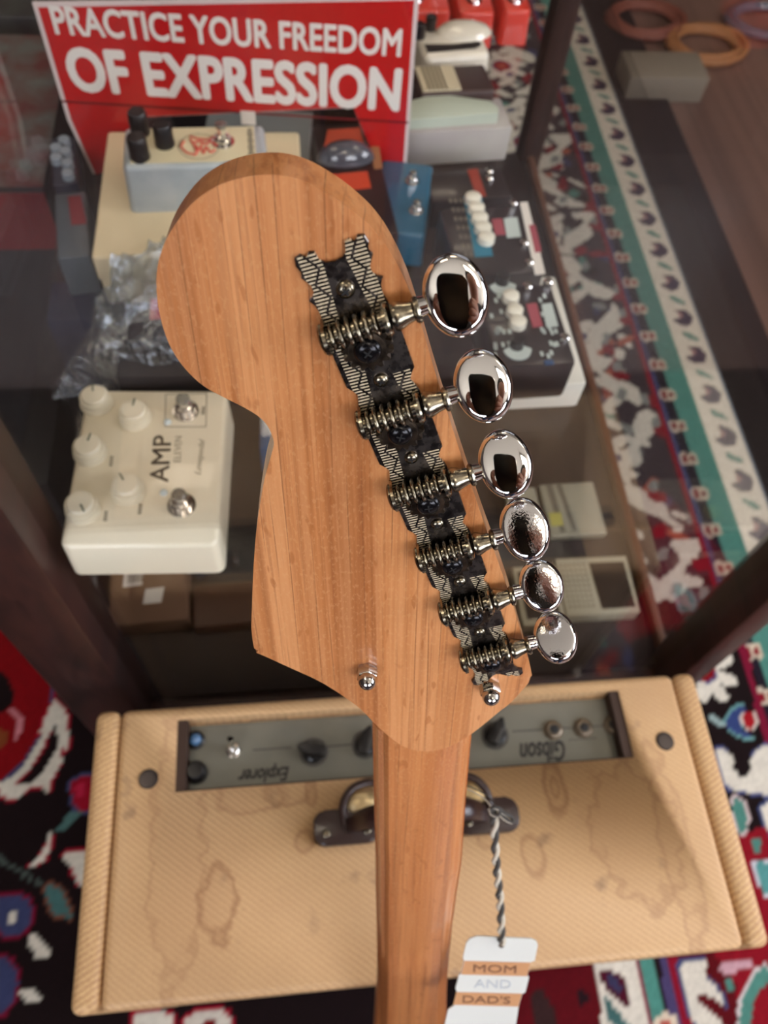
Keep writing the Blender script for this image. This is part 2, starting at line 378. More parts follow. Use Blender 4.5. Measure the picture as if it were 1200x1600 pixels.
def window(n, cx, cz, w_, h_, side=False):
    bm = NB()
    y = RY0 + .02; K = T(RX1, 0, 0) @ RZ(90) @ T(0, -RY0, 0) if side else None
    for dx in (-w_/2, 0, w_/2): box(bm, (cx+dx, y, cz), (.05, .04, h_+.05))
    for dz in (-h_/2, h_/2): box(bm, (cx, y, cz+dz), (w_, .04, .05))
    if side: bmesh.ops.transform(bm, matrix=K, verts=bm.verts)
    f = struct('window_%d' % n, bm, M_FRAME)
    bm = NB(); box(bm, (cx, RY0+.006, cz), (w_, .008, h_))
    if side: bmesh.ops.transform(bm, matrix=K, verts=bm.verts)
    obj('pane', bm, M_SKYPANE, f)
window(1, 1.25, 1.75, 1.5, 1.2)
window(2, -1.3, 1.75, 1.3, 1.2)
window(3, -.35, 1.7, 1.7, 1.3, True)  # side window added to bring light and an edge highlight from the right
for i, (x, y, where) in enumerate(((-.9, .55, 'left of the display case'), (1.2, .55, 'right of the display case'), (.15, -1.1, 'behind the camera'), (.15, 2.2, 'beyond the display case'))):
    t = thing('ceiling_light', 'square recessed ceiling light panel ' + where, 'ceiling light', (x, y, RZ1))
    bm = NB()
    for dx, dy, sx, sy in ((-.31, 0, .03, .65), (.31, 0, .03, .65), (0, -.31, .65, .03), (0, .31, .65, .03)): box(bm, (dx, dy, -.012), (sx, sy, .022))
    obj('frame', bm, M_FRAME, t)
    bm = NB(); box(bm, (0, 0, -.008), (.6, .6, .012)); obj('diffuser', bm, M_LAMP, t)

RUGZ = .010                     # top of the rug
# ------------------------------------------------------------------ the photographer, seen only in the chrome buttons
def skinned(name, joints, bones, m, parent, sub=2):
    me = bpy.data.meshes.new(name); ks = list(joints); me.from_pydata([joints[k][0] for k in ks], [(ks.index(a), ks.index(b)) for a, b in bones], [])
    o = bpy.data.objects.new(name, me); COL.objects.link(o)
    o.modifiers.new('skin', 'SKIN'); o.modifiers.new('sub', 'SUBSURF').levels = sub
    lay = me.skin_vertices[0].data
    for i, k in enumerate(ks): lay[i].radius = joints[k][1] if isinstance(joints[k][1], tuple) else (joints[k][1],)*2; lay[i].use_root = (i == 0)
    dg = bpy.context.evaluated_depsgraph_get(); dg.update()
    m2 = bpy.data.meshes.new_from_object(o.evaluated_get(dg)); bpy.data.objects.remove(o); m2.materials.clear()
    return link(name, m2, m, parent, angle=180)
PY = -.56
person = thing('person', 'person in dark jacket and jeans holding a phone, mirrored in the tuning buttons', 'person', (0, PY, RUGZ))
J = dict(pelvis=((0, 0, .92), .13), belly=((0, .01, 1.08), .12), chest=((0, .02, 1.28), .14), neck0=((0, .03, 1.44), .06), neck=((0, .07, 1.50), .052),
         head0=((0, .10, 1.56), .07), head1=((0, .105, 1.63), .088), head2=((0, .09, 1.70), .07), nose=((0, .19, 1.60), .016))
B = [('pelvis', 'belly'), ('belly', 'chest'), ('chest', 'neck0'), ('neck0', 'neck'), ('neck', 'head0'), ('head0', 'head1'), ('head1', 'head2')]
J.pop('nose')
for s_, t_ in ((-1, 'l'), (1, 'r')):
    J.update({'sh'+t_: ((s_*.18, .01, 1.38), .062), 'el'+t_: ((s_*.225, .18, 1.12), .045), 'wr'+t_: ((s_*.085-.022, .455, 1.045), .028), 'pa'+t_: ((s_*.062-.022, .500, 1.050), (.030, .014)),
              'hip'+t_: ((s_*.10, 0, .86), .092), 'kn'+t_: ((s_*.11, .02, .48), .062), 'an'+t_: ((s_*.12, -.01, .09), .042), 'toe'+t_: ((s_*.13, .16, .035), .034)})
    B += [('chest', 'sh'+t_), ('sh'+t_, 'el'+t_), ('el'+t_, 'wr'+t_), ('wr'+t_, 'pa'+t_), ('pelvis', 'hip'+t_), ('hip'+t_, 'kn'+t_), ('kn'+t_, 'an'+t_), ('an'+t_, 'toe'+t_)]
    for f_, (dz, ln_) in enumerate(((.014, .040), (.004, .044), (-.006, .042), (-.016, .034))):
        a, b_ = 'f%d%s' % (f_, t_), 'g%d%s' % (f_, t_)
        J[a] = ((s_*.054-.022, .500 + ln_*.85, 1.048+dz), .0085); J[b_] = ((s_*.036-.022, .505 + ln_*1.05, 1.048+dz), .0075); B += [('pa'+t_, a), (a, b_)]
    J['th'+t_] = ((s_*.048-.022, .500, 1.075), .010); J['tt'+t_] = ((s_*.034-.022, .515, 1.088), .009); B += [('wr'+t_, 'th'+t_), ('th'+t_, 'tt'+t_)]
M_SKIN = mat('skin', (172, 120, 96), .5); M_JACKET = mat('dark_jacket', (34, 24, 26), .8); M_JEANS = mat('blue_jeans', (58, 78, 116), .8); M_HAIR = mat('dark_hair', (30, 22, 18), .6)
skinned('body', J, B, M_SKIN, person)
g = lambda k, d=.012: (J[k][0], J[k][1] + d)
skinned('jacket', dict(a=(J['pelvis'][0], .155), b=g('belly', .03), c=g('chest', .02), n=(J['neck0'][0], .075), **{k+t_: g(k+t_, .014) for t_ in 'lr' for k in ('sh', 'el')}, **{'wr'+t_: (tuple(Vector(J['wr'+t_][0])*.86 + Vector(J['el'+t_][0])*.14), .038) for t_ in 'lr'}),
        [('a', 'b'), ('b', 'c'), ('c', 'n')] + [q for t_ in 'lr' for q in (('c', 'sh'+t_), ('sh'+t_, 'el'+t_), ('el'+t_, 'wr'+t_))], M_JACKET, person)
skinned('jeans', dict(a=((0, 0, .96), .135), b=((0, 0, .88), .125), **{k+t_: g(k+t_, .014) for t_ in 'lr' for k in ('hip', 'kn', 'an')}), [('a', 'b')] + [q for t_ in 'lr' for q in (('b', 'hip'+t_), ('hip'+t_, 'kn'+t_), ('kn'+t_, 'an'+t_))], M_JEANS, person)
bm = NB()
bmesh.ops.create_uvsphere(bm, u_segments=24, v_segments=16, radius=1); bmesh.ops.scale(bm, vec=(.098, .108, .10), verts=bm.verts); bmesh.ops.translate(bm, vec=(0, .070, 1.685), verts=bm.verts); obj('hair', bm, M_HAIR, person)
# phone: the lens sits in its corner, so the slab lies just behind the camera
phone = thing('phone', 'black phone held in both hands of the person, mirrored in the chrome buttons', 'phone', matrix=cam.matrix_world @ T(-.022, -.052, .0075))
bm = NB(); prism(bm, rrect(.071, .146, .012), -.004, .004, bev=.0015, seg=2); obj('body', bm, mat('phone_black', (14, 14, 16), .2), phone)
bm = NB(); prism(bm, rrect(.066, .140, .010), .0041, .0046); obj('screen', bm, mat('phone_screen', (40, 38, 40), .1), phone, smooth=False)

# ------------------------------------------------------------------ rug (colour attribute painted with motifs)
class Rug:
    def __init__(s, x0, x1, y0, y1, step):
        s.nx, s.ny = int((x1-x0)/step)+1, int((y1-y0)/step)+1
        s.xs = np.linspace(x0, x1, s.nx); s.ys = np.linspace(y0, y1, s.ny)
        s.X, s.Y = np.meshgrid(s.xs, s.ys); s.C = np.zeros((s.ny, s.nx, 3))
        s.x0, s.x1, s.y0, s.y1 = x0, x1, y0, y1
    def put(s, mask, c): s.C[mask] = lin(c)[:3]
    def poly(s, pts, c):
        p = np.array(pts); lo, hi = p.min(0), p.max(0)
        i0, i1 = np.searchsorted(s.xs, [lo[0], hi[0]]); j0, j1 = np.searchsorted(s.ys, [lo[1], hi[1]])
        i1 = min(i1+1, s.nx); j1 = min(j1+1, s.ny)
        if i1 <= i0 or j1 <= j0: return
        X, Y = s.X[j0:j1, i0:i1], s.Y[j0:j1, i0:i1]; ins = np.zeros(X.shape, bool)
        for (xa, ya), (xb, yb) in zip(p, np.roll(p, -1, 0)):
            if ya == yb: continue
            c1 = ((ya > Y) != (yb > Y)) & (X < (xb-xa)*(Y-ya)/(yb-ya)+xa)
            ins ^= c1
        s.C[j0:j1, i0:i1][ins] = lin(c)[:3]
    def ell(s, cx, cy, a, b, ang, c):
        t = math.radians(ang)
        s.poly([(cx + a*math.cos(k)*math.cos(t) - b*math.sin(k)*math.sin(t), cy + a*math.cos(k)*math.sin(t) + b*math.sin(k)*math.cos(t)) for k in np.linspace(0, 2*PI, 22)[:-1]], c)
    def px(s, pts, c, out=None, g=.004):
        q = [at(x, y, RUGZ) for x, y in pts]; q = [(v.x, v.y) for v in q]
        if len(q) > 3: q = [(v.x, v.y) for v in spline([(a, b, 0) for a, b in q], 3, True)]
        if out:
            m = np.mean(q, 0); qo = [((a-m[0])*(1+g/max(.004, math.hypot(a-m[0], b-m[1])))+m[0], (b-m[1])*(1+g/max(.004, math.hypot(a-m[0], b-m[1])))+m[1]) for a, b in q]
            s.poly(qo, out)
        s.poly(q, c)
    def daisy(s, cx, cy, r, n, c, cc, ph=0, cc2=None):
        for k in range(n):
            a = ph + 360*k/n; s.ell(cx + r*.6*math.cos(math.radians(a)), cy + r*.6*math.sin(math.radians(a)), r*.48, r*.2, a, c)
        s.ell(cx, cy, r*.42, r*.42, 0, (60, 70, 110)); s.ell(cx, cy, r*.36, r*.36, 0, cc)
        if cc2: s.ell(cx, cy, r*.14, r*.14, 0, cc2)
BLACK, CRIM, WH, TEAL, BLUE, GREY, OR = (22, 10, 12), (122, 14, 30), (208, 202, 190), (74, 126, 116), (56, 62, 98), (126, 130, 126), (160, 84, 64)
rg = Rug(-1.0, .85, -.35, 2.3, .0042)
rg.put(np.ones(rg.X.shape, bool), BLACK)
R = random.Random(3)
bx = lambda px: at(px, 780, RUGZ).x
XW0, XW1 = bx(1141), bx(1196)           # cream guard stripe
XT0, XT1 = bx(1098), bx(1139)           # teal stripe
XC0 = bx(1072)
# border ground between field and stripes
rg.put((rg.X > XC0-.24) & (rg.X < XC0), (54, 44, 50))
for k in range(420):                     # scattered leaves and blossoms of the main border
    x, y = R.uniform(XC0-.24, XC0-.008), R.uniform(.12, 2.28)
    rg.ell(x, y, R.uniform(.008, .026), R.uniform(.005, .012), R.uniform(0, 180), R.choice([CRIM, CRIM, TEAL, GREY, GREY, OR, WH, WH, WH, WH, BLUE, BLACK]))
yy = .2
while yy < 2.3:                         # cream scroll vine with crimson lobes
    pts = [(XC0-.055 + .034*math.sin((yy+q*.004)*26), yy+q*.004) for q in range(62)]
    for q_, (x, y) in enumerate(pts):
        if q_ % 31 < 25: rg.ell(x, y, .015 + .011*math.sin(y*84), .009, 0, WH)
    for q_ in range(6): rg.ell(XC0-.10+R.uniform(-.03, .03), yy+q_*.041, .026, .010, R.choice([35, -35, 150]), WH)
    for q in range(0, 62, 15): rg.ell(pts[q][0] + R.choice([-.03, .028]), pts[q][1], .016, .011, R.uniform(0, 180), CRIM); rg.ell(pts[q][0] + R.choice([-.026, .026]), pts[q][1]+.02, .013, .008, 60, GREY)
    yy += .245
for k in range(7):
    rg.daisy(XC0-.125 + R.uniform(-.02, .02), .42 + k*.27, .055, 8, WH, CRIM, 20*k, OR)
for k in range(14):
    y = .30 + k*.14; x = XC0-.155
    rg.ell(x, y, .03, .018, 40 if k % 2 else 140, OR if k % 2 else CRIM); rg.ell(x, y, .012, .008, 0, GREY)
for k in range(16):                     # wide-open blossoms seen through the case
    y = .26 + k*.13; x = XC0-.17 + .02*(k % 2)
    rg.ell(x+.05, y+.05, .026, .014, 30, WH); rg.ell(x+.055, y+.05, .012, .007, 30, BLUE)
rg.put((rg.X > XC0) & (rg.X < XC0+.008), CRIM)
rg.put((rg.X > XC0+.008) & (rg.X < XC0+.016), BLUE)
rg.put((rg.X > XC0+.016) & (rg.X < XT0+.010), (30, 22, 34))
for k in range(34):
    y = .1 + k*.066
    rg.ell(XC0+.020, y, .011, .013, 0, (190, 176, 160)); rg.ell(XC0+.020, y, .006, .008, 0, CRIM)
rg.put((rg.X > XT0+.004) & (rg.X < XT1), TEAL)
for k in range(34):
    y = .1 + k*.066
    rg.ell(XT0+.006, y, .009, .012, 0, (196, 180, 160)); rg.ell(XT0+.006, y, .005, .006, 0, CRIM)
rg.put((rg.X > XT1) & (rg.X < XT1+.003), CRIM)
rg.put((rg.X > XW0) & (rg.X < XW1), (216, 206, 190))
wm = (XW0+XW1)/2
for k in range(36):
    y = .12 + k*.088
    rg.ell(wm, y, .019, .021, 0, (56, 44, 66)); rg.ell(wm-.008, y+.006, .010, .010, 0, (150, 110, 110)); rg.ell(wm-.013, y+.008, .008, .011, 0, (216, 206, 190))
    rg.ell(wm+.002, y+.044, .017, .006, -38, TEAL)
rg.put((rg.X > XW1), (30, 22, 24))
rg.put((rg.X > XW1) & (rg.X < XW1+.003), (120, 130, 140))
# field on the left of the amplifier
P_ = rg.px
P_([(-40,960),(10,985),(40,1010),(75,1040),(85,1090),(78,1140),(60,1180),(20,1225),(-40,1225)], (200, 196, 184), (150, 16, 40))
P_([(-40,955),(10,980),(40,1005),(72,1045),(84,1080),(74,1130),(50,1175),(15,1215),(-40,1215)], BLUE)
P_([(-40,950),(10,975),(40,1002),(70,1040),(80,1080),(70,1130),(48,1170),(15,1208),(-40,1210)], (120, 6, 14))
P_([(-10,1050),(12,1060),(20,1080),(15,1105),(-10,1110)], BLACK)
P_([(12,1108),(28,1112),(36,1130),(30,1150),(18,1160),(26,1140),(24,1124)], (190, 120, 130))
P_([(-10,1140),(8,1142),(14,1158),(0,1170),(-12,1168)], (120, 60, 30))
P_([(62,1145),(84,1095),(92,1100),(104,1118),(106,1168),(92,1172),(88,1130),(82,1140)], WH, (150, 16, 40))
P_([(0,1220),(30,1228),(60,1215),(84,1180),(92,1168),(96,1190),(80,1218),(74,1238),(60,1228),(40,1236),(20,1250),(0,1240)], WH, (150, 16, 40))
P_([(112,1222),(140,1212),(150,1240),(140,1266),(118,1262),(112,1240)], (140, 12, 34), (60, 66, 100))
P_([(118,1228),(132,1226),(132,1244),(120,1244)], (170, 30, 60))
P_([(88,1298),(110,1270),(128,1268),(112,1288),(96,1300)], (74, 106, 104))
P_([(44,1352),(66,1330),(78,1300),(80,1318),(72,1340),(56,1352)], WH, (150, 16, 40), .003)
P_([(98,1338),(126,1328),(140,1352),(136,1384),(120,1376),(112,1352)], WH, (150, 16, 40))
P_([(70,1386),(92,1388),(112,1430),(96,1432),(80,1420)], (66, 104, 104), (110, 66, 50))
rg.px([(-6,1400),(40,1402),(48,1430),(36,1458),(0,1460),(-10,1430)], BLUE, (110, 10, 40)); rg.px([(14,1425),(26,1425),(26,1440),(16,1442)], WH)
P_([(42,1460),(60,1462),(80,1490),(70,1498),(54,1492)], WH)
rg.px([(-8,1500),(20,1505),(28,1540),(10,1580),(-10,1580)], BLUE, (110, 10, 40))
P_([(32,1548),(50,1545),(64,1560),(50,1566),(38,1560)], WH)
for a, b in (((-5,1340),(60,1380)),):
    for t in np.linspace(0, 1, 14): v = at(a[0]+(b[0]-a[0])*t, a[1]+(b[1]-a[1])*t, RUGZ); rg.ell(v.x, v.y, .004, .002, 30, (70, 80, 76))
# strip under the front of the amplifier
P_([(210,1585),(240,1582),(270,1590),(262,1640),(215,1640)], WH, (150, 16, 40)); P_([(290,1590),(345,1578),(360,1600),(340,1640),(295,1640)], WH, (150, 16, 40))
P_([(315,1600),(335,1596),(338,1640),(318,1640)], (120, 8, 16))
# right of the amplifier
rg.px([(1060,1280),(1300,1240),(1300,1640),(1060,1640)], (128, 12, 28))
rg.px([(800,1500),(1110,1480),(1130,1700),(790,1700)], (84, 6, 16))
P_([(830,1560),(850,1550),(870,1600),(850,1640)], (50, 30, 30)); P_([(900,1548),(915,1548),(918,1566),(904,1570)], (30, 14, 20))
rg.poly([(at(x, y, RUGZ).x, at(x, y, RUGZ).y) for x, y in ((924,1500),(992,1490),(1016,1610),(1040,1740),(962,1740),(942,1600))], WH)
P_([(936,1518),(968,1522),(982,1545),(984,1572),(968,1566),(950,1550)], (70, 8, 30)); P_([(944,1522),(962,1528),(972,1546),(962,1552)], (52, 50, 80))
P_([(942,1555),(958,1572),(985,1605),(972,1612),(950,1592)], (60, 96, 96))
for a, b, c, d, col in ((992, 998, 1016, 1022, (120, 14, 50)), (998, 1020, 1022, 1046, (74, 132, 122)), (1018, 1030, 1042, 1054, (28, 12, 18)), (1028, 1046, 1050, 1068, (70, 60, 100)), (1044, 1062, 1064, 1086, (126, 12, 34))):
    rg.poly([(at(x, y, RUGZ).x, at(x, y, RUGZ).y) for x, y in ((a, 1495), (b, 1495), (d, 1600), (d+40, 1760), (c+40, 1760), (c, 1600))], col)
P_([(1022,1590),(1050,1584),(1062,1600),(1056,1625),(1026,1625)], (206, 190, 170)); P_([(1030,1598),(1044,1594),(1050,1608),(1034,1614)], (170, 80, 70))
P_([(1064,1505),(1102,1500),(1104,1528),(1122,1548),(1130,1572),(1112,1558),(1092,1556),(1098,1572),(1130,1602),(1140,1640),(1108,1640),(1076,1575),(1066,1540)], WH, (60, 70, 110))
P_([(1132,1530),(1142,1530),(1148,1545),(1136,1545)], TEAL); P_([(1158,1570),(1180,1520),(1200,1512),(1210,1530),(1190,1545),(1174,1580),(1172,1620),(1156,1620)], TEAL, (200, 190, 190))
P_([(1125,1508),(1160,1500),(1180,1505),(1160,1516),(1130,1520)], (190, 150, 160))
# beside the right rim of the amplifier
rg.px([(1000,950),(1160,1000),(1200,1180),(1260,1250),(1060,1300)], BLACK)
rg.poly([(at(x, y, RUGZ).x, at(x, y, RUGZ).y) for x, y in ((1143,968),(1150,962),(1215,1180),(1200,1180))], (112, 16, 44))
v = at(1100, 1048, RUGZ)
for a, l in ((20, 1), (75, .8), (125, .7), (-25, .95), (-65, .9), (170, .8), (-110, .7)):
    rg.ell(v.x + .026*math.cos(math.radians(a)), v.y + .030*math.sin(math.radians(a)), .024*l, .010, a, WH)
rg.ell(v.x, v.y, .019, .018, 0, (70, 76, 120)); rg.ell(v.x, v.y, .016, .0145, 0, (116, 10, 20)); rg.ell(v.x, v.y, .006, .006, 0, (130, 60, 50))
P_([(1134,1128),(1150,1105),(1162,1102),(1166,1118),(1160,1140),(1178,1152),(1150,1148)], (48, 62, 110), (104, 150, 150), .003)
P_([(1160,1118),(1176,1114),(1182,1128),(1174,1140),(1164,1132)], (150, 20, 30), (200, 190, 180), .003)
P_([(1105,1115),(1120,1120),(1136,1132),(1130,1136),(1112,1126)], (140, 160, 160))
P_([(1120,1172),(1140,1176),(1150,1205),(1168,1212),(1176,1180),(1200,1165),(1240,1190),(1240,1250),(1190,1240),(1160,1236),(1134,1226)], WH, (70, 76, 120))
P_([(1146,1170),(1170,1172),(1172,1200),(1160,1212),(1148,1204)], BLACK)
P_([(1144,1250),(1156,1248),(1168,1270),(1164,1300),(1152,1296)], TEAL, (200, 180, 180), .003)
P_([(1176,1310),(1186,1312),(1188,1330),(1178,1330)], TEAL); P_([(1190,1262),(1215,1255),(1230,1300),(1210,1310),(1196,1285)], WH, (60, 70, 110)); 
P_([(1178,1350),(1200,1348),(1215,1370),(1200,1400),(1188,1380)], (80, 140, 140), (190, 190, 200), .003)
rg.C *= (1 + np.random.RandomState(1).uniform(-.10, .10, rg.X.shape))[..., None]
me = bpy.data.meshes.new('rug')
verts = np.zeros((rg.ny, rg.nx, 3)); verts[..., 0] = rg.X; verts[..., 1] = rg.Y; verts[..., 2] = RUGZ
idx = np.arange(rg.nx*rg.ny).reshape(rg.ny, rg.nx)
quads = np.stack([idx[:-1, :-1], idx[:-1, 1:], idx[1:, 1:], idx[1:, :-1]], -1).reshape(-1, 4)
nv = rg.nx*rg.ny
rim = np.concatenate([idx[0, :], idx[1:, -1], idx[-1, -2::-1], idx[-2:0:-1, 0]])
vall = verts.reshape(-1, 3); low = vall[rim].copy(); low[:, 2] = .0005
vall = np.concatenate([vall, low]); k = len(rim); li = nv + np.arange(k)
side = np.stack([rim, li, np.roll(li, -1), np.roll(rim, -1)], -1)
quads = np.concatenate([quads, side])
me.vertices.add(len(vall)); me.vertices.foreach_set('co', vall.ravel())
me.loops.add(len(quads)*4); me.loops.foreach_set('vertex_index', quads.ravel().astype(np.int32))
me.polygons.add(len(quads)); me.polygons.foreach_set('loop_start', np.arange(0, len(quads)*4, 4, dtype=np.int32))
me.update(calc_edges=True)
ca = me.color_attributes.new('pile', 'FLOAT_COLOR', 'POINT')
cc = np.ones((len(vall), 4)); cc[:nv, :3] = rg.C.reshape(-1, 3); cc[nv:, :3] = (.03, .01, .01)
ca.data.foreach_set('color', cc.ravel())
m = bpy.data.materials.new('rug_pile'); m.use_nodes = True; nt = m.node_tree; p = nt.nodes['Principled BSDF']
a = node(nt, 'ShaderNodeVertexColor'); a.layer_name = 'pile'; nt.links.new(a.outputs[0], p.inputs['Base Color'])
p.inputs['Roughness'].default_value = .95; p.inputs['Specular IOR Level'].default_value = .15
n = node(nt, 'ShaderNodeTexNoise'); n.inputs['Scale'].default_value = 420; tc = node(nt, 'ShaderNodeTexCoord'); nt.links.new(tc.outputs['Object'], n.inputs['Vector'])
b = node(nt, 'ShaderNodeBump'); b.inputs['Strength'].default_value = .6; b.inputs['Distance'].default_value = .002; nt.links.new(n.outputs['Fac'], b.inputs['Height']); nt.links.new(b.outputs[0], p.inputs['Normal'])
rug = link('patterned_rug', me, m, smooth=False)
tag(rug, 'patterned oriental rug in black, crimson, cream and teal covering the floor', 'rug')

# ------------------------------------------------------------------ display case
CX0, CX1, CY0, CY1, CTOP = -.218, .398, .24, 1.14, 1.42
DZ = CH - .82                   # deck height
SZ = CH - .50                   # glass shelf, top face
case = thing('display_case', 'dark mahogany display case with glass panes and a glass shelf, standing on the rug', 'display case', (0, 0, RUGZ))
def part(name, bm, m, parent, **k):
    bmesh.ops.translate(bm, vec=-Vector(parent.location), verts=bm.verts); return obj(name, bm, m, parent, **k)
def pbox(name, lo, hi, m, parent, bev=.003):
    bm = NB(); lo, hi = Vector(lo), Vector(hi); box(bm, (lo+hi)/2, hi-lo, bev); return part(name, bm, m, parent)
for lo, hi in (((CX0, CY0, RUGZ), (-.161, .288, CTOP)), ((.370, CY0, RUGZ), (CX1, .288, CTOP)), ((CX0, CY1-.04, RUGZ), (CX0+.035, CY1, CTOP)), ((.365, CY1-.04, RUGZ), (CX1, CY1, CTOP))):
    pbox('post', lo, hi, M_MAHOG, case, .004)
pbox('cabinet_base', (CX0+.012, CY0+.02, RUGZ+.03), (.376, CY1-.01, DZ-.012), M_MAHOG, case)
M_DECK = mat('deck_brown', (38, 20, 15), .6, noise=(14, (26, 13, 10), .5))
pbox('deck', (CX0+.02, CY0+.03, DZ-.010), (.374, CY1-.02, DZ), M_DECK, case, .002)
pbox('side_rail', (.3745, .288, DZ-.012), (.384, CY1-.04, DZ+.012), mat('rail_worn', (112, 72, 50), .5), case, .002)
for lo, hi in (((CX0, CY0, CTOP), (CX1, CY0+.05, CTOP+.04)), ((CX0, CY1-.05, CTOP), (CX1, CY1, CTOP+.04)), ((CX0, CY0+.05, CTOP), (CX0+.05, CY1-.05, CTOP+.04)), ((CX1-.05, CY0+.05, CTOP), (CX1, CY1-.05, CTOP+.04))):
    pbox('top_rail', lo, hi, M_MAHOGH, case)
pbox('glass_top', (CX0+.05, CY0+.05, CTOP+.01), (CX1-.05, CY1-.05, CTOP+.016), M_GLASS, case, 0)
pbox('glass_pane', (-.161, .262, DZ), (.370, .266, CTOP), M_GLASS, case, 0)
pbox('glass_pane', (CX0+.012, .288, DZ), (CX0+.016, CY1-.04, CTOP), M_GLASS, case, 0)
pbox('glass_pane', (.385, .288, DZ), (.389, CY1-.04, CTOP), M_GLASS, case, 0)
pbox('glass_pane', (CX0+.035, CY1-.022, DZ), (.365, CY1-.018, CTOP), M_GLASS, case, 0)
pbox('glass_shelf', (CX0+.020, .268, SZ-.006), (.378, CY1-.045, SZ), M_SHELF, case, 0)
for x in (CX0+.03, .366):
    for y in (.30, CY1-.06):
        bm = NB(); cyl(bm, (x, y, SZ-.014), .006, .008, 12); part('shelf_peg', bm, M_CHROME, case)

# ------------------------------------------------------------------ guitar (local x = across the tuner line, y = towards the head tip, z = off the back face)
GO = np.array([-0.00386682, -0.03846182, 0.18480701]); Gu = np.array([0.94935424, -0.26307622, -0.17180635]); GN = np.array([0.0522902, 0.6714479, -0.73920461])
GN = -_n(np.cross(Gu, np.array([0.30982617, 0.69278324, 0.65119822]))); Gd = np.array([0.30982617, 0.69278324, 0.65119822])
wo, wx, wy, wz = RW @ GO + np.array([0, 0, CH]), RW @ Gu, RW @ (-Gd), RW @ GN
GM = Matrix(((wx[0], wy[0], wz[0], wo[0]), (wx[1], wy[1], wz[1], wo[1]), (wx[2], wy[2], wz[2], wo[2]), (0, 0, 0, 1)))
guitar = thing('electric_guitar', 'electric guitar seen from behind, amber maple headstock with chrome tuners, before the display case', 'guitar', matrix=GM)
GMi = GM.inverted()
def gp(px, py, h=0.0):          # sight line -> point on the plane z = h (metres) of the guitar's own frame
    o = GMi @ Vector((0, 0, CH)); d = (GMi.to_3x3() @ Vector(ray(px, py))); t = (h - o.z)/d.z
    return o + d*t
outl = [((398,1019),1),((393,985),0),((394,940),0),((396,890),0),((400,835),0),((406,790),0),((413,750),0),((423,714),0),((428,694),0),((425,680),0),((417,664),0),((403,650),0),((380,636),0),((350,621),0),((318,603),0),((290,577),0),((268,545),0),((253,505),0),((245,460),0),((246,418),0),((256,383),0),((274,350),0),((300,318),0),((330,296),0),((362,282),0),((400,274),0),((440,274),0),((480,285),0),((520,307),0),((556,333),0),((590,366),0),((617,406),0),((643,462),0),((664,527),0),((683,592),0),((700,647),0),((718,703),0),((743,778),0),((762,833),0),((782,888),0),((801,943),0),((817,1000),0),((827,1035),0),((832,1060),1),((800,1096),0),((780,1112),0),((757,1131),0),((735,1148),0),((712,1162),0),((690,1171),0),((665,1174),0),((640,1170),0),((620,1160),0),((600,1144),0),((583,1128),0),((560,1105),0),((520,1077),0),((490,1060),0),((450,1042),0),((415,1026),0)]
corner = [i for i, (_, c) in enumerate(outl) if c]
P3 = [gp(*q) for q, _ in outl]
segs = []
for a, b in zip(corner, corner[1:] + [corner[0] + len(P3)]):
    s = [P3[i % len(P3)] for i in range(a, b+1)]
    segs += spline(s, 4)[:-1]
HT = .0125
bm = NB(); prism(bm, [(v.x, v.y) for v in segs], -HT, 0, bev=.0022, seg=5)
obj('headstock', bm, M_MAPLE, guitar, angle=50)

# neck: cross-sections between the two silhouette edges
def neck():
    bm = NB(); rows = []
    L = [(582,1095),(583,1150),(584,1200),(585,1250),(586,1300),(588,1350),(588,1400),(589,1450),(590,1500),(590,1540),(588,1570),(586,1600),(580,1680),(574,1760)]
    Rr = [(742,1100),(738,1150),(733,1200),(729,1250),(725,1300),(722,1350),(714,1400),(707,1450),(702,1500),(699,1540),(698,1570),(699,1600),(700,1680),(701,1760)]
    hE = -.0085
    gl = [gp(*q, hE) for q in L]; gr = [gp(*q, hE) for q in Rr]
    ax = Vector((-.31, -.95, 0)).normalized(); ac = Vector((ax.y*-1, ax.x, 0))
    ac = Vector((.95, -.31, 0)).normalized()
    sl = [(v.dot(ax), v.dot(ac)) for v in gl]; sr = [(v.dot(ax), v.dot(ac)) for v in gr]
    s0, s1 = .128, max(sl[-1][0], sr[-1][0])
    fl = lambda t: np.interp(t, [a for a, _ in sl], [b for _, b in sl]); fr = lambda t: np.interp(t, [a for a, _ in sr], [b for _, b in sr])
    for i in range(70):
        s = (list(np.linspace(s0, .1655, 8)) + [.1660, .1665, .1670, .1675, .1680, .1690] + list(np.linspace(.172, s1, 56)))[i]; l, r = float(fl(s)), float(fr(s)); c = (l+r)/2; hw = (r-l)/2
        k = max(0, min(1, (s-.155)/.012)); top = -.0040 + .0024*max(0, min(1, (s-.385)/.022)) - .0030*max(0, min(1, (.1680-s)/.0015))
        row = []
        prof = [(-1, -.019), (-1, -.0135), (-1.0, -.0102), (-.985, -.0086), (-.90, -.0058), (-.80, -.0034)]
        full = prof + [(-.775, -.0022), (-.70, -.0009), (-.5, -.0003), (-.25, .0), (0, .0001)] 
        full = full + [(-x, h) for x, h in full[::-1][1:]]
        for x, h in full:
            hh = h + top if h > -.003 else (h if h < -.009 else h + top*(.85 if h > -.005 else .5))
            row.append(bm.verts.new(ax*s + ac*(c + hw*x) + Vector((0, 0, hh))))
        rows.append(row)
    for a, b in zip(rows, rows[1:]):
        for i in range(len(a)):
            j = (i+1) % len(a); bm.faces.new((a[i], a[j], b[j], b[i]))
    bm.faces.new(rows[0]); bm.faces.new(rows[-1][::-1])
    return obj('neck', bm, M_NECK, guitar, angle=22)
neck()

mm = .001
def half(side, seq): return [(side*a, b) for a, b in seq]
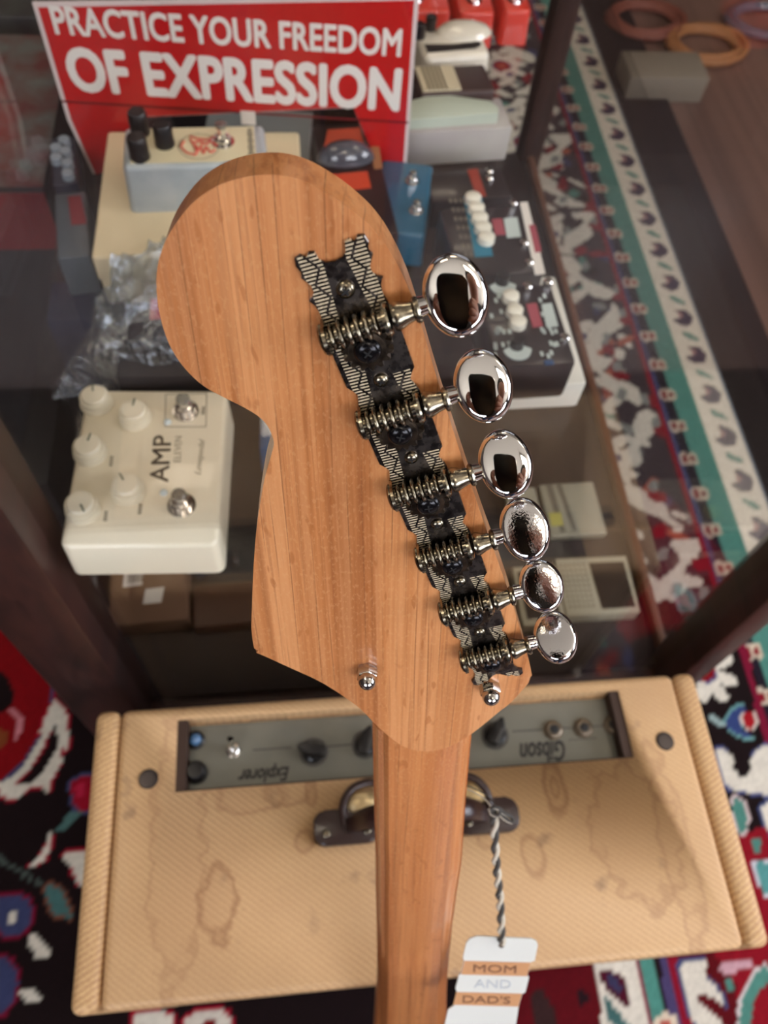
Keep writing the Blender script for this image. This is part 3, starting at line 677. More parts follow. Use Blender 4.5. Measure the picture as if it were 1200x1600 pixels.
# tuner plate outline (a, b): b runs towards the nut
def plate():
    Rt = [(1.9,-20.9),(3.0,-22.0),(3.3,-24.0),(4.4,-24.3),(5.3,-23.3),(6.3,-24.4),(7.7,-24.0),(8.1,-22.4),(7.3,-20.8),(8.0,-19.6),(7.3,-18.6),(6.4,-17.4),(6.4,-15.8),(7.2,-14.6),(8.4,-14.0),(7.3,-12.8),(7.1,-11.4)]
    pr = list(Rt)
    for i in range(6):
        b = 24.5*i
        pr += [(7.2, b-10), (7.6, b-8.4), (7.6, b-3.6), (8.1, b-2.8), (8.3, b-1)]
        if i < 5: pr += [(8.3, b+9.6), (7.0, b+10.8), (6.3, b+12.2), (6.6, b+13.3)]
    pr += [(8.0,123.6),(6.6,126),(6.2,129),(7.2,131.5),(8.6,132.6),(8.4,134.6),(7.0,135.6),(5.6,135.0),(4.6,133.4),(3.8,134.6),(2.6,133.2),(1.4,131.8),(0,131.2)]
    R_ = pr; L_ = [(-a, b) for a, b in pr if a > .01][::-1]
    pts = [(0, -20.6)] + R_ + L_
    pts = [(a*mm, -b*mm) for a, b in pts]
    bm = NB(); prism(bm, pts, 0.0001, .0011, bev=.0002, seg=1)
    return bm
pl = obj('tuner_plate', plate(), M_PLATE, guitar, angle=30)
def dome_screw(bm, x, y, z, r, h, n=20):
    lathe(bm, [(r, 0), (r, h*.25), (r*.93, h*.5), (r*.75, h*.78), (r*.45, h*.94), (0, h)], n, T(x, y, z))
def cross(bm, x, y, z, r, ang=20):
    for a in (ang, ang+90): box(bm, (0, 0, 0), (r*1.25, r*.22, r*.12), M=T(x, y, z) @ RZ(ang if a == ang else ang+90))
M_SLOT = mat('slot_dark', (14, 12, 12), .6)
for i, y in enumerate([14.2] + [-(24.5*k+10.0) for k in range(5)]):
    s = 1.0 if i == 0 else .86
    bm = NB(); dome_screw(bm, 0, y*mm, .0011, .0021*s, .0015*s); sc_ = obj('plate_screw', bm, M_NICKELW, pl, angle=60)
    bm = NB(); cross(bm, 0, y*mm, .0011+.00143*s, .0017*s, 20+31*i); obj('screw_slot', bm, M_SLOT, pl, smooth=False)
# the six machines
btn = [(712,462),(755,603),(790,725),(820,827),(846,915),(868,995)]
btn_w = [(6.9,8.9),(6.7,8.7),(6.7,8.9),(6.6,8.9),(6.3,8.0),(6.5,8.4)]
tilt = [1, -1, -1, 2, 8, -9]; roll = [-4, -4, -4, -2, 4, 2]
def worm(bm):
    X = RY(90)
    def st(a, prof, n=22): lathe(bm, [(r*mm, z*mm) for r, z in prof], n, T(a*mm, 6*mm, 4.1*mm) @ X)
    st(-8.9, [(0, 0), (2.2, 0), (3.3, .35), (3.6, .8), (3.3, 1.3), (2.2, 1.4), (0, 1.4)])
    st(-7.6, [(1.9, 0), (1.9, 14.6)])
    for k in range(6):
        a = -5.9 + k*1.98; r = 3.4 if k not in (0, 5) else 3.0
        st(a, [(1.9, -.75), (r-.4, -.50), (r-.08, -.22), (r, 0), (r-.08, .22), (r-.4, .50), (1.9, .75)])
    st(6.2, [(3.5, 0), (3.7, .4), (3.5, .9), (2.6, 1.1)])
    st(7.6, [(2.4, 0), (3.1, .3), (3.3, 1.0), (3.0, 2.0), (2.5, 3.2), (2.2, 4.4), (2.1, 4.8)])
    st(12.4, [(1.6, 0), (2.6, .15), (3.0, .6), (3.0, 1.1), (2.6, 1.55), (1.6, 1.7)])
    st(13.9, [(1.45, 0), (1.5, 1.5), (1.9, 2.8), (2.0, 4.6)])
for i in range(6):
    b = -24.5*i*mm; Mi = T(0, b, 0)
    bm = NB(); worm(bm)
    for sx, a in ((-1, -7.7), (1, 5.9)):          # upright ears of the plate that carry the worm
        pts = [(-3.2*mm, 0), (3.2*mm, 0), (3.3*mm, 4.0*mm)] + [(3.3*mm*math.cos(t), 4.3*mm + 3.3*mm*math.sin(t)) for t in np.linspace(0.1, PI-.1, 9)] + [(-3.3*mm, 4.0*mm)]
        prism(bm, pts, a*mm, (a+.75)*mm, M=T(0, 6*mm, .9*mm) @ Matrix(((0, 0, 1, 0), (1, 0, 0, 0), (0, 1, 0, 0), (0, 0, 0, 1))))
    bmesh.ops.transform(bm, matrix=Mi, verts=bm.verts)
    tm = obj('tuning_machine', bm, M_NICKELW, guitar, angle=40)
    # gear
    bm = NB(); n = 15; pts = []
    for k in range(n):
        for da, r in ((-.34, 4.5), (-.17, 5.9), (.17, 5.9), (.34, 4.5)):
            t = 2*PI*(k+da)/n + .13*i; pts.append((r*mm*math.cos(t), r*mm*math.sin(t)))
    prism(bm, pts, 1.3*mm, 3.3*mm, bev=.0002, seg=1)
    lathe(bm, [(4.4*mm, 3.3*mm), (4.3*mm, 3.8*mm), (3.7*mm, 3.9*mm)], 24)
    bmesh.ops.transform(bm, matrix=Mi, verts=bm.verts); obj('gear', bm, M_GEAR, tm, angle=30)
    bm = NB(); dome_screw(bm, 0, b, 3.7*mm, 3.15*mm, 1.9*mm, 26); obj('gear_screw', bm, M_BLACKS, tm, angle=60)
    bm = NB(); cross(bm, 0, b, 5.5*mm, 1.7*mm, 35+23*i); obj('screw_slot', bm, M_SLOT, tm, smooth=False)
    # button
    c = gp(*btn[i], .0038); a_, bb = btn_w[i]
    bm = NB()
    prof = [(0, 2.7), (.1, 2.69), (.2, 2.66), (.3, 2.64), (.4, 2.60), (.5, 2.55), (.6, 2.49), (.7, 2.41), (.78, 2.32), (.84, 2.22), (.885, 1.98), (.925, 1.65), (.97, 1.0), (1, .4)]
    prof = prof + [(1, -.45), (.965, -1.25), (.90, -1.8), (.8, -2.18), (.62, -2.38), (0, -2.55)]
    lathe(bm, [(r, z*mm) for r, z in prof], 56, sx=a_*mm, sy=bb*mm)
    lathe(bm, [(2.3*mm, -3.2*mm), (1.9*mm, 0)], 16, T(-a_*mm+1.5*mm, 0, 0) @ RY(90))
    view = (GMi @ Vector((0, 0, CH)) - c); view.x = 0
    ay = math.degrees(math.atan2(view.y, view.z))
    bmesh.ops.transform(bm, matrix=T(*c) @ RX(-ay + tilt[i]) @ RY(roll[i]*.4), verts=bm.verts)
    o = obj('tuning_button', bm, M_CHROME if i < 3 else M_CHROMEP, tm, angle=38); o['label'] = 'oval chrome button'
# acorn studs (string-tree nuts)
for (px, py), s in (((573,1045), 1.0), ((764,1070), 1.0)):
    c = gp(px, py, 0); bm = NB()
    lathe(bm, [(3.3*mm, 0), (3.5*mm, .3*mm), (3.5*mm, 3.4*mm), (3.2*mm, 3.8*mm)], 6, T(c.x, c.y, 0)); lathe(bm, [(2.9*mm, 3.7*mm), (3.0*mm, 4.2*mm), (2.9*mm, 5.4*mm), (2.3*mm, 6.8*mm), (1.2*mm, 7.6*mm), (0, 7.9*mm)], 22, T(c.x, c.y, 0))
    obj('stud', bm, mat('stud_chrome', (190, 186, 180), .12, 1), guitar, angle=40)

# ------------------------------------------------------------------ hang tag on its cord
def cp(px, py, depth):          # point at a given distance along the optical axis
    return Vector(RW @ (np.array([(px-600)/F, (py-800)/F, 1.0])*depth)) + Vector((0, 0, CH))
TD = .44
o0 = cp(785, 1465, TD); tx = (cp(842, 1468, TD) - cp(730, 1465, TD)).normalized(); ty = (cp(785, 1465, TD) - cp(775, 1600, TD+.012)).normalized()
TM = frame(o0, tx, ty)
tagm = thing('hang_tag', 'white and tan hang tag reading MOM AND DAD\'S on a twisted cord beside the neck', 'tag', matrix=TM)
ps = (cp(842, 1468, TD) - cp(730, 1465, TD)).length/112   # metres per photo pixel at the tag
M_CARD = mat('white_card', (212, 212, 206), .6); M_TAN = mat('tan_print', (196, 142, 96), .6); M_TANT = mat('brown_lettering', (128, 84, 54), .6); M_PALET = mat('pale_lettering', (184, 188, 192), .6)
def tq(px, py): return ((px-785)*ps, -(py-1465)*ps)
bm = NB()
body = [(745,1463),(830,1465),(838,1469),(841,1476),(838,1505),(832,1507),(828,1533),(831,1536),(827,1563),(822,1567),(818,1590),(815,1640),(700,1640),(706,1600),(717,1590),(718,1565),(716,1560),(720,1536),(723,1531),(727,1508),(725,1503),(729,1476),(734,1468)]
prism(bm, [tq(*q) for q in body], -.0004, .0004)
# punched hole: a disc on the card with the shadow put into its colour
card = obj('card', bm, M_CARD, tagm, smooth=False)
hc = tq(784, 1478)
bm = NB(); lathe(bm, [(.0016, -.0006), (.0016, .0006), (0, .0006)], 16, T(hc[0], hc[1], 0)); obj('hole', bm, mat('hole_shadow', (92, 78, 64), .8), tagm, smooth=False)
for (a, b_, c, d), body_, tw, tmat in (((727,831,1508,1533), 'MOM', 68, M_TANT), ((717,821,1566,1590), "DAD'S", 76, M_TANT)):
    bm = NB(); q = [tq(a+.5, c), tq(b_+.5, c), tq(b_-3.5, d), tq(a-3.5, d)]; prism(bm, q[::-1], .0004, .0006); obj('printed_band', bm, M_TAN, tagm, smooth=False)
    x, y = tq((a+b_)/2-3, (c+d)/2); text('lettering', body_, tw*ps, 14*ps, tmat, tagm, T(x, y, .0006), bold=.01)
x, y = tq(774, 1549); text('lettering', 'AND', 58*ps, 15*ps, M_PALET, tagm, T(x, y, .0004), bold=0)
# cord: two strands twisted together
def cord():
    top = TM.inverted() @ cp(772, 1268, .40); top = Vector(top); bot = Vector((hc[0], hc[1]+.002, .001))
    mid = [top, top*.66 + bot*.34 + Vector((-.0005, 0, 0)), top*.33 + bot*.67 + Vector((.0004, 0, 0)), bot]
    path = spline(mid, 30)
    out = []
    for ph in (0, PI):
        pts = []
        for j, q in enumerate(path):
            a = ph + j*.40; pts.append(q + Vector((math.cos(a), 0, math.sin(a)))*.00115)
        out.append(pts)
    return out, top
(cs, top) = cord()
for pts, m_, lab in ((cs[0], mat('cord_black', (70, 66, 62), .85), 'dark strand'), (cs[1], mat('cord_white', (196, 186, 168), .85), 'white strand')):
    bm = NB(); tube(bm, pts, .0012, 8)
    kn = [top + Vector(v)*.001 for v in ((0, 0, 0), (-2.5, 1.5, 1), (-1, 3.5, 2), (2, 2, 1.5), (1, -1, 2), (-2, 0, 1), (1, 2, 0), (4, 0, 1), (8, -3, 0), (9, -5, 1), (6, -4, 1), (1, 0, 0))]
    tube(bm, [q + Vector((.0006 if 'dark' in lab else 0, .0008 if 'dark' in lab else 0, .0009 if 'dark' in lab else 0)) for q in spline(kn, 5)], .0008, 6)
    up1 = [top, top + Vector((-.002, .003, 0)), top + Vector((-.006, .006, -.003)), top + Vector((-.016, .008, -.008)), top + Vector((-.034, .008, -.012))]
    if 'dark' in lab: up1 = [q + Vector((.002, .001, 0)) for q in up1]
    tube(bm, spline(up1, 5), .00035, 6)
    o = obj('cord', bm, m_, tagm, angle=80); o['label'] = lab

# ------------------------------------------------------------------ tweed amplifier
AH = CH - .67; AX0, AX1, AY0, AY1 = -.174, .3345, .0005, .2125
AC = Vector(((AX0+AX1)/2, (AY0+AY1)/2, RUGZ))
amp = thing('guitar_amplifier', 'stained tan tweed guitar amplifier with a grey top control panel, standing on the rug', 'amplifier', AC)
hA = AH - RUGZ
def A(px, py, z=AH): v = at(px, py, z); return v - AC
sw = .0205
bm = NB(); box(bm, (0, 0, hA/2), (AX1-AX0-2*sw, AY1-AY0, hA), .006, 3); cab = obj('cabinet', bm, M_TWEED, amp)
pz = hA - .016
pa, pb = A(278, 1113), A(990, 1178)       # recess corners
x0, x1 = pa.x, pb.x; y1 = AC.y*0 + (AY1 - AC.y) - .0115; y0 = A(300, 1236).y
cut = NB(); box(cut, ((x0+x1)/2, (y0+y1)/2, hA), (x1-x0, y1-y0, .032)); co = obj('cut', cut, M_TWEED, amp, smooth=False)
md = cab.modifiers.new('recess', 'BOOLEAN'); md.object = co; md.operation = 'DIFFERENCE'; md.solver = 'EXACT'
dg = bpy.context.evaluated_depsgraph_get(); dg.update()
me2 = bpy.data.meshes.new_from_object(cab.evaluated_get(dg)); cab.modifiers.clear(); cab.data = me2; bpy.data.objects.remove(co)
for s in (-1, 1):
    bm = NB(); box(bm, (s*((AX1-AX0)/2 - sw/2 + .0003), 0, hA/2), (sw-.0008, AY1-AY0+.001, hA+.0006), .007, 4); obj('side_panel', bm, M_TWEEDS, amp)
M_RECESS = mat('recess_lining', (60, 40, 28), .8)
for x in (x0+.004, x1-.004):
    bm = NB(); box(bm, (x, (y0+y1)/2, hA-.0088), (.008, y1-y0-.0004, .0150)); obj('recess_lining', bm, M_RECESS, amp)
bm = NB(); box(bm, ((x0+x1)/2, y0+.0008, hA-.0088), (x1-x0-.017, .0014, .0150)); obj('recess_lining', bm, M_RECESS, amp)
M_PANEL = mat('panel_grey', (120, 117, 104), .45, .2, noise=(26, (104, 102, 92), .5))
bm = NB(); box(bm, ((x0+x1)/2, (y0+y1)/2, pz+.0008), (x1-x0-.0168, y1-y0-.0034, .0016), .0002, 1); panel = obj('control_panel', bm, M_PANEL, amp)
def PZ(px, py, h=0): v = at(px, py, AH - .016 + .0016 + h); return v - AC
zt = pz + .0016
# guide lines
M_LINE = mat('panel_line', (74, 70, 64), .6)
for a, b_ in (((395,1172),(455,1168)), ((505,1167),(552,1163)), ((800,1143),(850,1140)), ((872,1138),(895,1137)), ((925,1135),(945,1134))):
    p1, p2 = PZ(*a), PZ(*b_); c = (p1+p2)/2
    bm = NB(); box(bm, (0, 0, 0), ((p2-p1).length, .0012, .0002), M=T(c.x, c.y, zt+.0001) @ RZ(math.degrees(math.atan2(p2.y-p1.y, p2.x-p1.x)))); obj('guide_line', bm, M_LINE, panel, smooth=False)
def script(body, pxc, wpx, hpx, sh=.25):
    c = PZ(*pxc); s = (PZ(pxc[0]+10, pxc[1]) - PZ(*pxc)).length/10
    text('lettering', body, wpx*s, hpx*s*1.15, M_DARKTXT, panel, T(c.x, c.y, zt) @ RZ(180), bold=.035, shear=sh)
script('Explorer', (412, 1208), 80, 25, .35)
script('Gibson', (848, 1175), 72, 28, .35)
for c, w_ in (((350, 1128), 60), ((420, 1124), 60), ((880, 1092), 80), ((910, 1155), 48)):
    q = PZ(*c); bm = NB()
    for k in range(9): box(bm, (q.x + (k-4)*w_*.00053/9*.98, q.y + (k % 2)*.0002, zt+.0001), (w_*.00053/9*.6, .0012, .0001))
    o = obj('small_print', bm, M_LINE, panel, smooth=False)
# pointer knobs
def knob_pointer(px, py, ang, h=.014):
    c = PZ(px, py, .006); c.z = zt
    bm = NB()
    lathe(bm, [(.0088, 0), (.0092, .001), (.0085, .0035), (.0072, .0045), (.0068, .006)], 28, T(*c))
    pts = [(-.0105, -.0030), (-.009, -.0046), (.006, -.0050), (.0125, -.0016), (.0135, 0), (.0125, .0016), (.006, .0050), (-.009, .0046), (-.0105, .0030)]
    prism(bm, pts, .005, h, bev=.0015, seg=2, M=T(*c) @ RZ(ang))
    k = obj('pointer_knob', bm, M_BLK, amp, angle=35)
    bm = NB(); lathe(bm, [(.0118, 0), (.0118, .0006), (.0092, .0006)], 28, T(*c)); obj('dial_skirt', bm, M_LINE, k)
knob_pointer(490, 1172, 165); knob_pointer(572, 1160, 70); knob_pointer(775, 1146, 62)
# toggle switch
c = PZ(365, 1174); c.z = zt; bm = NB(); lathe(bm, [(.0062, 0), (.0062, .002), (.0045, .003), (.0045, .0055), (0, .0055)], 6, T(*c)); sw_ = obj('toggle_switch', bm, M_CHROME, amp)
bm = NB(); tube(bm, [c+Vector((0, 0, .005)), c+Vector((-.001, .005, .013)), c+Vector((-.0012, .006, .016))], [.0015, .002, .0026], 12); obj('lever', bm, M_CHROME, sw_)
# pilot light and fuse cap
c = PZ(306, 1157); c.z = zt; bm = NB(); lathe(bm, [(.0075, 0), (.0075, .003), (.006, .004), (.0055, .003), (0, .003)], 26, T(*c)); pil = obj('pilot_light', bm, M_BLK, amp)
bm = NB(); lathe(bm, [(.0052, .003), (.0048, .005), (.003, .0068), (0, .0075)], 22, T(*c)); obj('lens', bm, mat('blue_lens', (70, 110, 150), .08, coat=1), pil)
c = PZ(306, 1205, .006); c.z = zt; bm = NB(); lathe(bm, [(.009, 0), (.0088, .004), (.0075, .0095), (.006, .011), (0, .0112)], 26, T(*c)); obj('fuse_cap', bm, M_BLK, amp)
for px, py in ((864, 1141), (911, 1138), (957, 1134)):
    c = PZ(px, py); c.z = zt; bm = NB(); lathe(bm, [(.0084, 0), (.0084, .0014), (.0074, .0014), (.0072, .003), (.0052, .0042), (.0036, .0040), (.0036, .0008), (0, .0008)], 26, T(*c)); j = obj('input_jack', bm, mat('jack_metal', (110, 98, 84), .4, .8), amp)
    bm = NB(); lathe(bm, [(.0038, .0042), (.0036, .0043), (0, .0043)], 16, T(*c)); obj('jack_hole', bm, M_SLOT, j)
# cabinet screws
for px, py in ((232, 1217), (1039, 1158)):
    c = A(px, py); c.z = hA; bm = NB(); lathe(bm, [(.0078, 0), (.0070, .0012), (.0040, .0016), (0, .0010)], 22, T(*c)); obj('cabinet_screw', bm, mat('dark_steel', (62, 56, 56), .35, .8), amp)
# handle
M_LEATHER = mat('brown_leather', (44, 24, 21), .35, bump=(300, .3), coat=.2)
hl, hr = A(541, 1293), A(760, 1276); hl.z = hr.z = hA
for c, s in ((hl, 1), (hr, -1)):
    bm = NB(); prism(bm, rrect(.050, .026, .009, cx=c.x, cy=c.y), hA, hA+.006, bev=.002, seg=2); e = obj('handle_end', bm, M_LEATHER, amp)
    for dx in (-.013, .013):
        bm = NB(); dome_screw(bm, c.x+dx*1.2, c.y-.004, hA+.006, .0034, .0016); obj('rivet', bm, M_NICKEL, e)
bm = NB(); W_ = .0085
prev = None
for k in range(25):
    t = k/24; x = hl.x + (hr.x-hl.x)*t; y = hl.y + (hr.y-hl.y)*t
    z = hA + .005 + .040*(1 - abs(2*t-1)**4.5) ; g = W_*(.55+.45*(1-abs(2*t-1)**6))
    n_ = [bm.verts.new((x, y-g, z)), bm.verts.new((x, y-g*.6, z+.004)), bm.verts.new((x, y+g*.6, z+.004)), bm.verts.new((x, y+g, z)), bm.verts.new((x, y, z-.003))]
    if prev:
        for i in range(5): bm.faces.new((prev[i], prev[(i+1) % 5], n_[(i+1) % 5], n_[i]))
    else: bm.faces.new(n_)
    prev = n_
bm.faces.new(prev[::-1]); obj('handle_strap', bm, M_LEATHER, amp, angle=60)
for px, py, s_ in ((566, 1254, -1), (740, 1240, 1)):
    e = hl if s_ < 0 else hr; c = A(px, py, AH+.004); bm = NB()
    tube(bm, spline([(e.x+s_*.001, e.y, hA+.006), (e.x+s_*.002, e.y+.014, hA+.009), (e.x-s_*.006, e.y+.026, hA+.012), (e.x-s_*.020, e.y+.030, hA+.012), (e.x-s_*.034, e.y+.026, hA+.010)], 6), .0032, 8); obj('strap_loop', bm, M_LEATHER, amp, angle=80)
for px, py in ((566, 1254), (740, 1240)):
    c = A(px, py, AH+.004); c.z = hA
    bm = NB(); lathe(bm, [(.0125, 0), (.0125, .004), (.0115, .007), (.008, .010), (0, .011)], 26, T(*c), sx=1.1, sy=.75); obj('strap_cap', bm, mat('pale_brass', (206, 180, 134), .3, .6), amp)

# ------------------------------------------------------------------ AMP pedal on the glass shelf
def footswitch(t, c, r=.0068, cap=.0048, h=.0125, m=M_CHROME, nm='footswitch'):
    bm = NB(); lathe(bm, [(r*1.35, 0), (r*1.35, .0008), (r, .0008)], 24, T(*c)); lathe(bm, [(r, .0008), (r, .004), (r*.85, .0048), (cap*1.02, .0048), (cap*1.02, .0065), (cap*.72, .0072), (cap*.72, h-.003)], 24, T(*c))
    f = obj(nm, bm, m, t)
    bm = NB(); lathe(bm, [(cap*.9, h-.003), (cap, h-.0022), (cap, h-.0006), (cap*.85, h), (0, h)], 22, T(*c)); obj('cap', bm, mat('switch_cap', (150, 150, 146), .25, .9), f)
    return f
def frustum(bm, w0, d0, w1, d1, h, r, dx=0, dy=0, bev=.003):
    a = rrect(w0, d0, r); b_ = rrect(w1, d1, r, cx=dx, cy=dy); c = rrect(w1-2*bev, d1-2*bev, max(.001, r-bev), cx=dx, cy=dy)
    d = rrect(w1-.6*bev, d1-.6*bev, max(.001, r-.3*bev), cx=dx, cy=dy)
    rings = [[bm.verts.new((x, y, z)) for x, y in q] for q, z in ((a, 0), (b_, h-bev), (d, h-.3*bev), (c, h))]
    n = len(a)
    for g, k in zip(rings, rings[1:]):
        for i in range(n): bm.faces.new((g[i], g[(i+1) % n], k[(i+1) % n], k[i]))
    bm.faces.new(rings[0][::-1]); bm.faces.new(rings[-1])
PH = .0365; pt = SZ + PH
k4 = [at(107, 858, pt), at(345, 850, pt), at(352, 612, pt), at(122, 606, pt)]
pc = sum(k4, Vector())/4; pw = ((k4[1]-k4[0]).length + (k4[2]-k4[3]).length)/2; pd = ((k4[3]-k4[0]).length + (k4[2]-k4[1]).length)/2
pr = math.atan2((k4[1]-k4[0]).y, (k4[1]-k4[0]).x)*.5 + math.atan2((k4[2]-k4[3]).y, (k4[2]-k4[3]).x)*.5
ap = thing('effects_pedal', 'cream effects pedal with AMP lettering and five ivory knobs on the glass shelf', 'effects pedal', (pc.x, pc.y, SZ), pr)
bm = NB(); frustum(bm, pw+.002, pd+.002, pw, pd, PH, .006); obj('enclosure', bm, M_CREAM, ap, angle=50)
api = Matrix.Translation((-pc.x, -pc.y, -SZ)); api = Matrix.Rotation(-pr, 4, 'Z') @ api
def AP(px, py, h=0): return api @ at(px, py, pt + h)
for i, (px, py, an) in enumerate(((146,617,100),(207,640,85),(136,695,80),(196,756,120),(124,785,-60))):
    c = AP(px, py, .0095); c.z = PH
    bm = NB(); n = 60
    lathe(bm, [(.0112, 0), (.0112, .0015), (.0102, .0022)], 40, T(*c))
    pts = [((.0096 + (.0004 if k % 2 else 0))*math.cos(2*PI*k/n), (.0096 + (.0004 if k % 2 else 0))*math.sin(2*PI*k/n)) for k in range(n)]
    prism(bm, pts, .002, .008, M=T(*c)); lathe(bm, [(.0088, .008), (.0085, .0095), (.0076, .0105), (0, .0108)], 40, T(*c))
    k = obj('control_knob', bm, M_KNOB, ap, angle=30)
    bm = NB(); box(bm, (.0055, 0, .0107), (.006, .0012, .0008), M=T(*c) @ RZ(an)); obj('pointer', bm, mat('pointer_green', (96, 104, 92), .5), k, smooth=False)
for px, py in ((290, 643), (284, 790)):
    c = AP(px, py); c.z = PH; footswitch(ap, c, .0068, .0046, .0150)
for px, py, h_ in ((262, 660, 0), (256, 770, 0)):
    c = AP(px, py); c.z = PH; bm = NB(); dome_screw(bm, c.x, c.y, PH, .0026, .0022); obj('indicator_light', bm, mat('clear_led', (190, 204, 206), .08, coat=1), ap)
def aptext(body, p1, p2, hpx, m, bold=0, shear=0, nm='lettering'):
    a, b_ = AP(*p1), AP(*p2); c = (a+b_)/2; c.z = PH; s = (AP(250, 700)-AP(240, 700)).length/10
    an = math.degrees(math.atan2((b_-a).y, (b_-a).x))
    return text(nm, body, (b_-a).length, hpx*s, m, ap, T(c.x, c.y, PH) @ RZ(an), bold=bold, shear=shear, depth=.0002)
aptext('AMP', (248, 754), (254, 680), 29, M_DARKTXT, .015)
aptext('ELEVEN', (277, 722), (279, 682), 11, M_GREYTXT)
aptext('Lovepedal', (310, 742), (317, 686), 13, M_GREYTXT, 0, .4)
for p1, p2 in (((173,729),(175,712)), ((164,815),(166,798)), ((218,804),(220,787)), ((317,648),(318,635))):
    a, b_ = AP(*p1), AP(*p2); bm = NB()
    for k in range(5): q = a + (b_-a)*(k+.5)/5; box(bm, (q.x, q.y, PH+.0001), (.0024, .0010, .0001))
    obj('small_print', bm, M_MIDTXT, ap, smooth=False)
def framelines(P, quad, w_, m, z):
    bm = NB()
    for a, b_ in zip(quad, quad[1:] + quad[:1]):
        a, b_ = P(*a), P(*b_); c = (a+b_)/2
        box(bm, (0, 0, 0), ((b_-a).length, w_, .0001), M=T(c.x, c.y, z) @ RZ(math.degrees(math.atan2((b_-a).y, (b_-a).x))))
    return bm
obj('printed_frame', framelines(AP, [(258, 667), (322, 667), (323, 615), (259, 616)], .0006, M_MIDTXT, PH+.0001), M_MIDTXT, ap, smooth=False)

# ------------------------------------------------------------------ carton with the script-logo pedal
BZ = CH - .45
M_CARTON = mat('cream_carton', (228, 212, 176), .75, noise=(8, (212, 196, 160), .4))
b0, b1 = at(142, 402, BZ), at(478, 392, BZ); b2 = at(150, 204, BZ)
bx_ = thing('pedal_carton', 'cream cardboard carton under the pedal with the red script logo', 'box', ((b0.x+b1.x)/2, (b0.y+b2.y)/2, SZ), 0)
bw, bd = b1.x-b0.x, b2.y-b0.y
bm = NB(); box(bm, (0, 0, .022), (bw-.003, bd-.003, .044), .002); obj('tray', bm, M_CARTON, bx_)
bm = NB(); box(bm, (0, 0, .0375), (bw, bd, .025), .003, 3); obj('lid', bm, M_CARTON, bx_)
sh = .040; st = BZ + sh
s0, s1, s2, s3 = at(188, 262, st), at(420, 256, st), at(410, 193, st), at(196, 198, st)
sc0 = (s0+s1+s2+s3)/4; sw0 = ((s1-s0).length+(s2-s3).length)/2; sd0 = ((s3-s0).length + (s2-s1).length)/2
sr = math.atan2((s1-s0).y, (s1-s0).x)
M_STEEL = mat('brushed_aluminium', (186, 194, 196), .4, .25, noise=(60, (160, 170, 174), .5))
sp_ = thing('effects_pedal', 'aluminium effects pedal with red script logo and three black knobs, on the cream carton', 'effects pedal', (sc0.x, sc0.y, BZ), sr)
bm = NB(); frustum(bm, sw0+.003, sd0+.003, sw0, sd0, sh, .005, bev=.004); obj('enclosure', bm, M_STEEL, sp_, angle=50)
spi = Matrix.Rotation(-sr, 4, 'Z') @ Matrix.Translation((-sc0.x, -sc0.y, -BZ))
def SP(px, py, h=0): return spi @ at(px, py, st+h)
bm = NB(); box(bm, (-.001, 0, sh+.0003), (sw0-.014, sd0-.008, .0006)); obj('face_plate', bm, mat('cream_face', (218, 208, 172), .4), sp_, smooth=False)
for px, py in ((213, 175), (212, 214), (252, 194)):
    c = SP(px, py, .0175); c.z = sh
    bm = NB(); lathe(bm, [(.0075, 0), (.0078, .002), (.0074, .004), (.0072, .0165), (.0062, .0180), (0, .0182)], 30, T(*c)); obj('control_knob', bm, M_BLK, sp_)
c = SP(348, 222); c.z = sh; footswitch(sp_, c, .0068, .0046, .016)
c = SP(311, 230); c.z = sh
bm = NB()
n = 36
vo = [bm.verts.new((c.x+.0155*math.cos(2*PI*k/n), c.y+.0155*math.sin(2*PI*k/n), sh+.0008)) for k in range(n)]; vi = [bm.verts.new((c.x+.0148*math.cos(2*PI*k/n), c.y+.0148*math.sin(2*PI*k/n), sh+.0008)) for k in range(n)]
for k in range(n): bm.faces.new((vo[k], vo[(k+1) % n], vi[(k+1) % n], vi[k]))
obj('logo_ring', bm, M_MIDTXT, sp_, smooth=False)
M_REDP = mat('faded_red_print', (206, 96, 80), .5)
bm = NB()
for st_ in ([(-10, 6), (-12, 0), (-8, -7), (-2, -8), (-3, 0), (-6, 8)], [(-3, -10), (1, -2), (3, -8), (5, -1), (8, -7), (11, -4)], [(-6, 11), (0, 8), (7, 7), (10, 10)], [(-4, 4), (1, 5), (5, 2), (8, 5), (12, 0)], [(-2, 1), (0, -4), (2, 2)]):
    tube(bm, spline([(c.x+a*.0011, c.y+b_*.0011, sh+.0009) for a, b_ in st_], 5), .0009, 5)
obj('script_logo', bm, M_REDP, sp_)
bm = NB()
p1, p2 = SP(393, 244), SP(390, 202)
for k in range(12): q = p1 + (p2-p1)*(k+.5)/12; box(bm, (q.x, q.y, sh+.0008), (.0036 if k % 3 else .005, .0018, .0001))
obj('small_print', bm, M_MIDTXT, sp_, smooth=False)

# ------------------------------------------------------------------ red sign
sa, sb = at(140, 272, SZ), at(634, 300, SZ)
sb = at(634, 300, SZ)
yaw = math.atan2(sb.y-.655, sb.x - (-.178))
SM = frame(Vector((sb.x, sb.y, SZ)), (-math.cos(yaw), -math.sin(yaw), 0), (0, 0, 1)); 
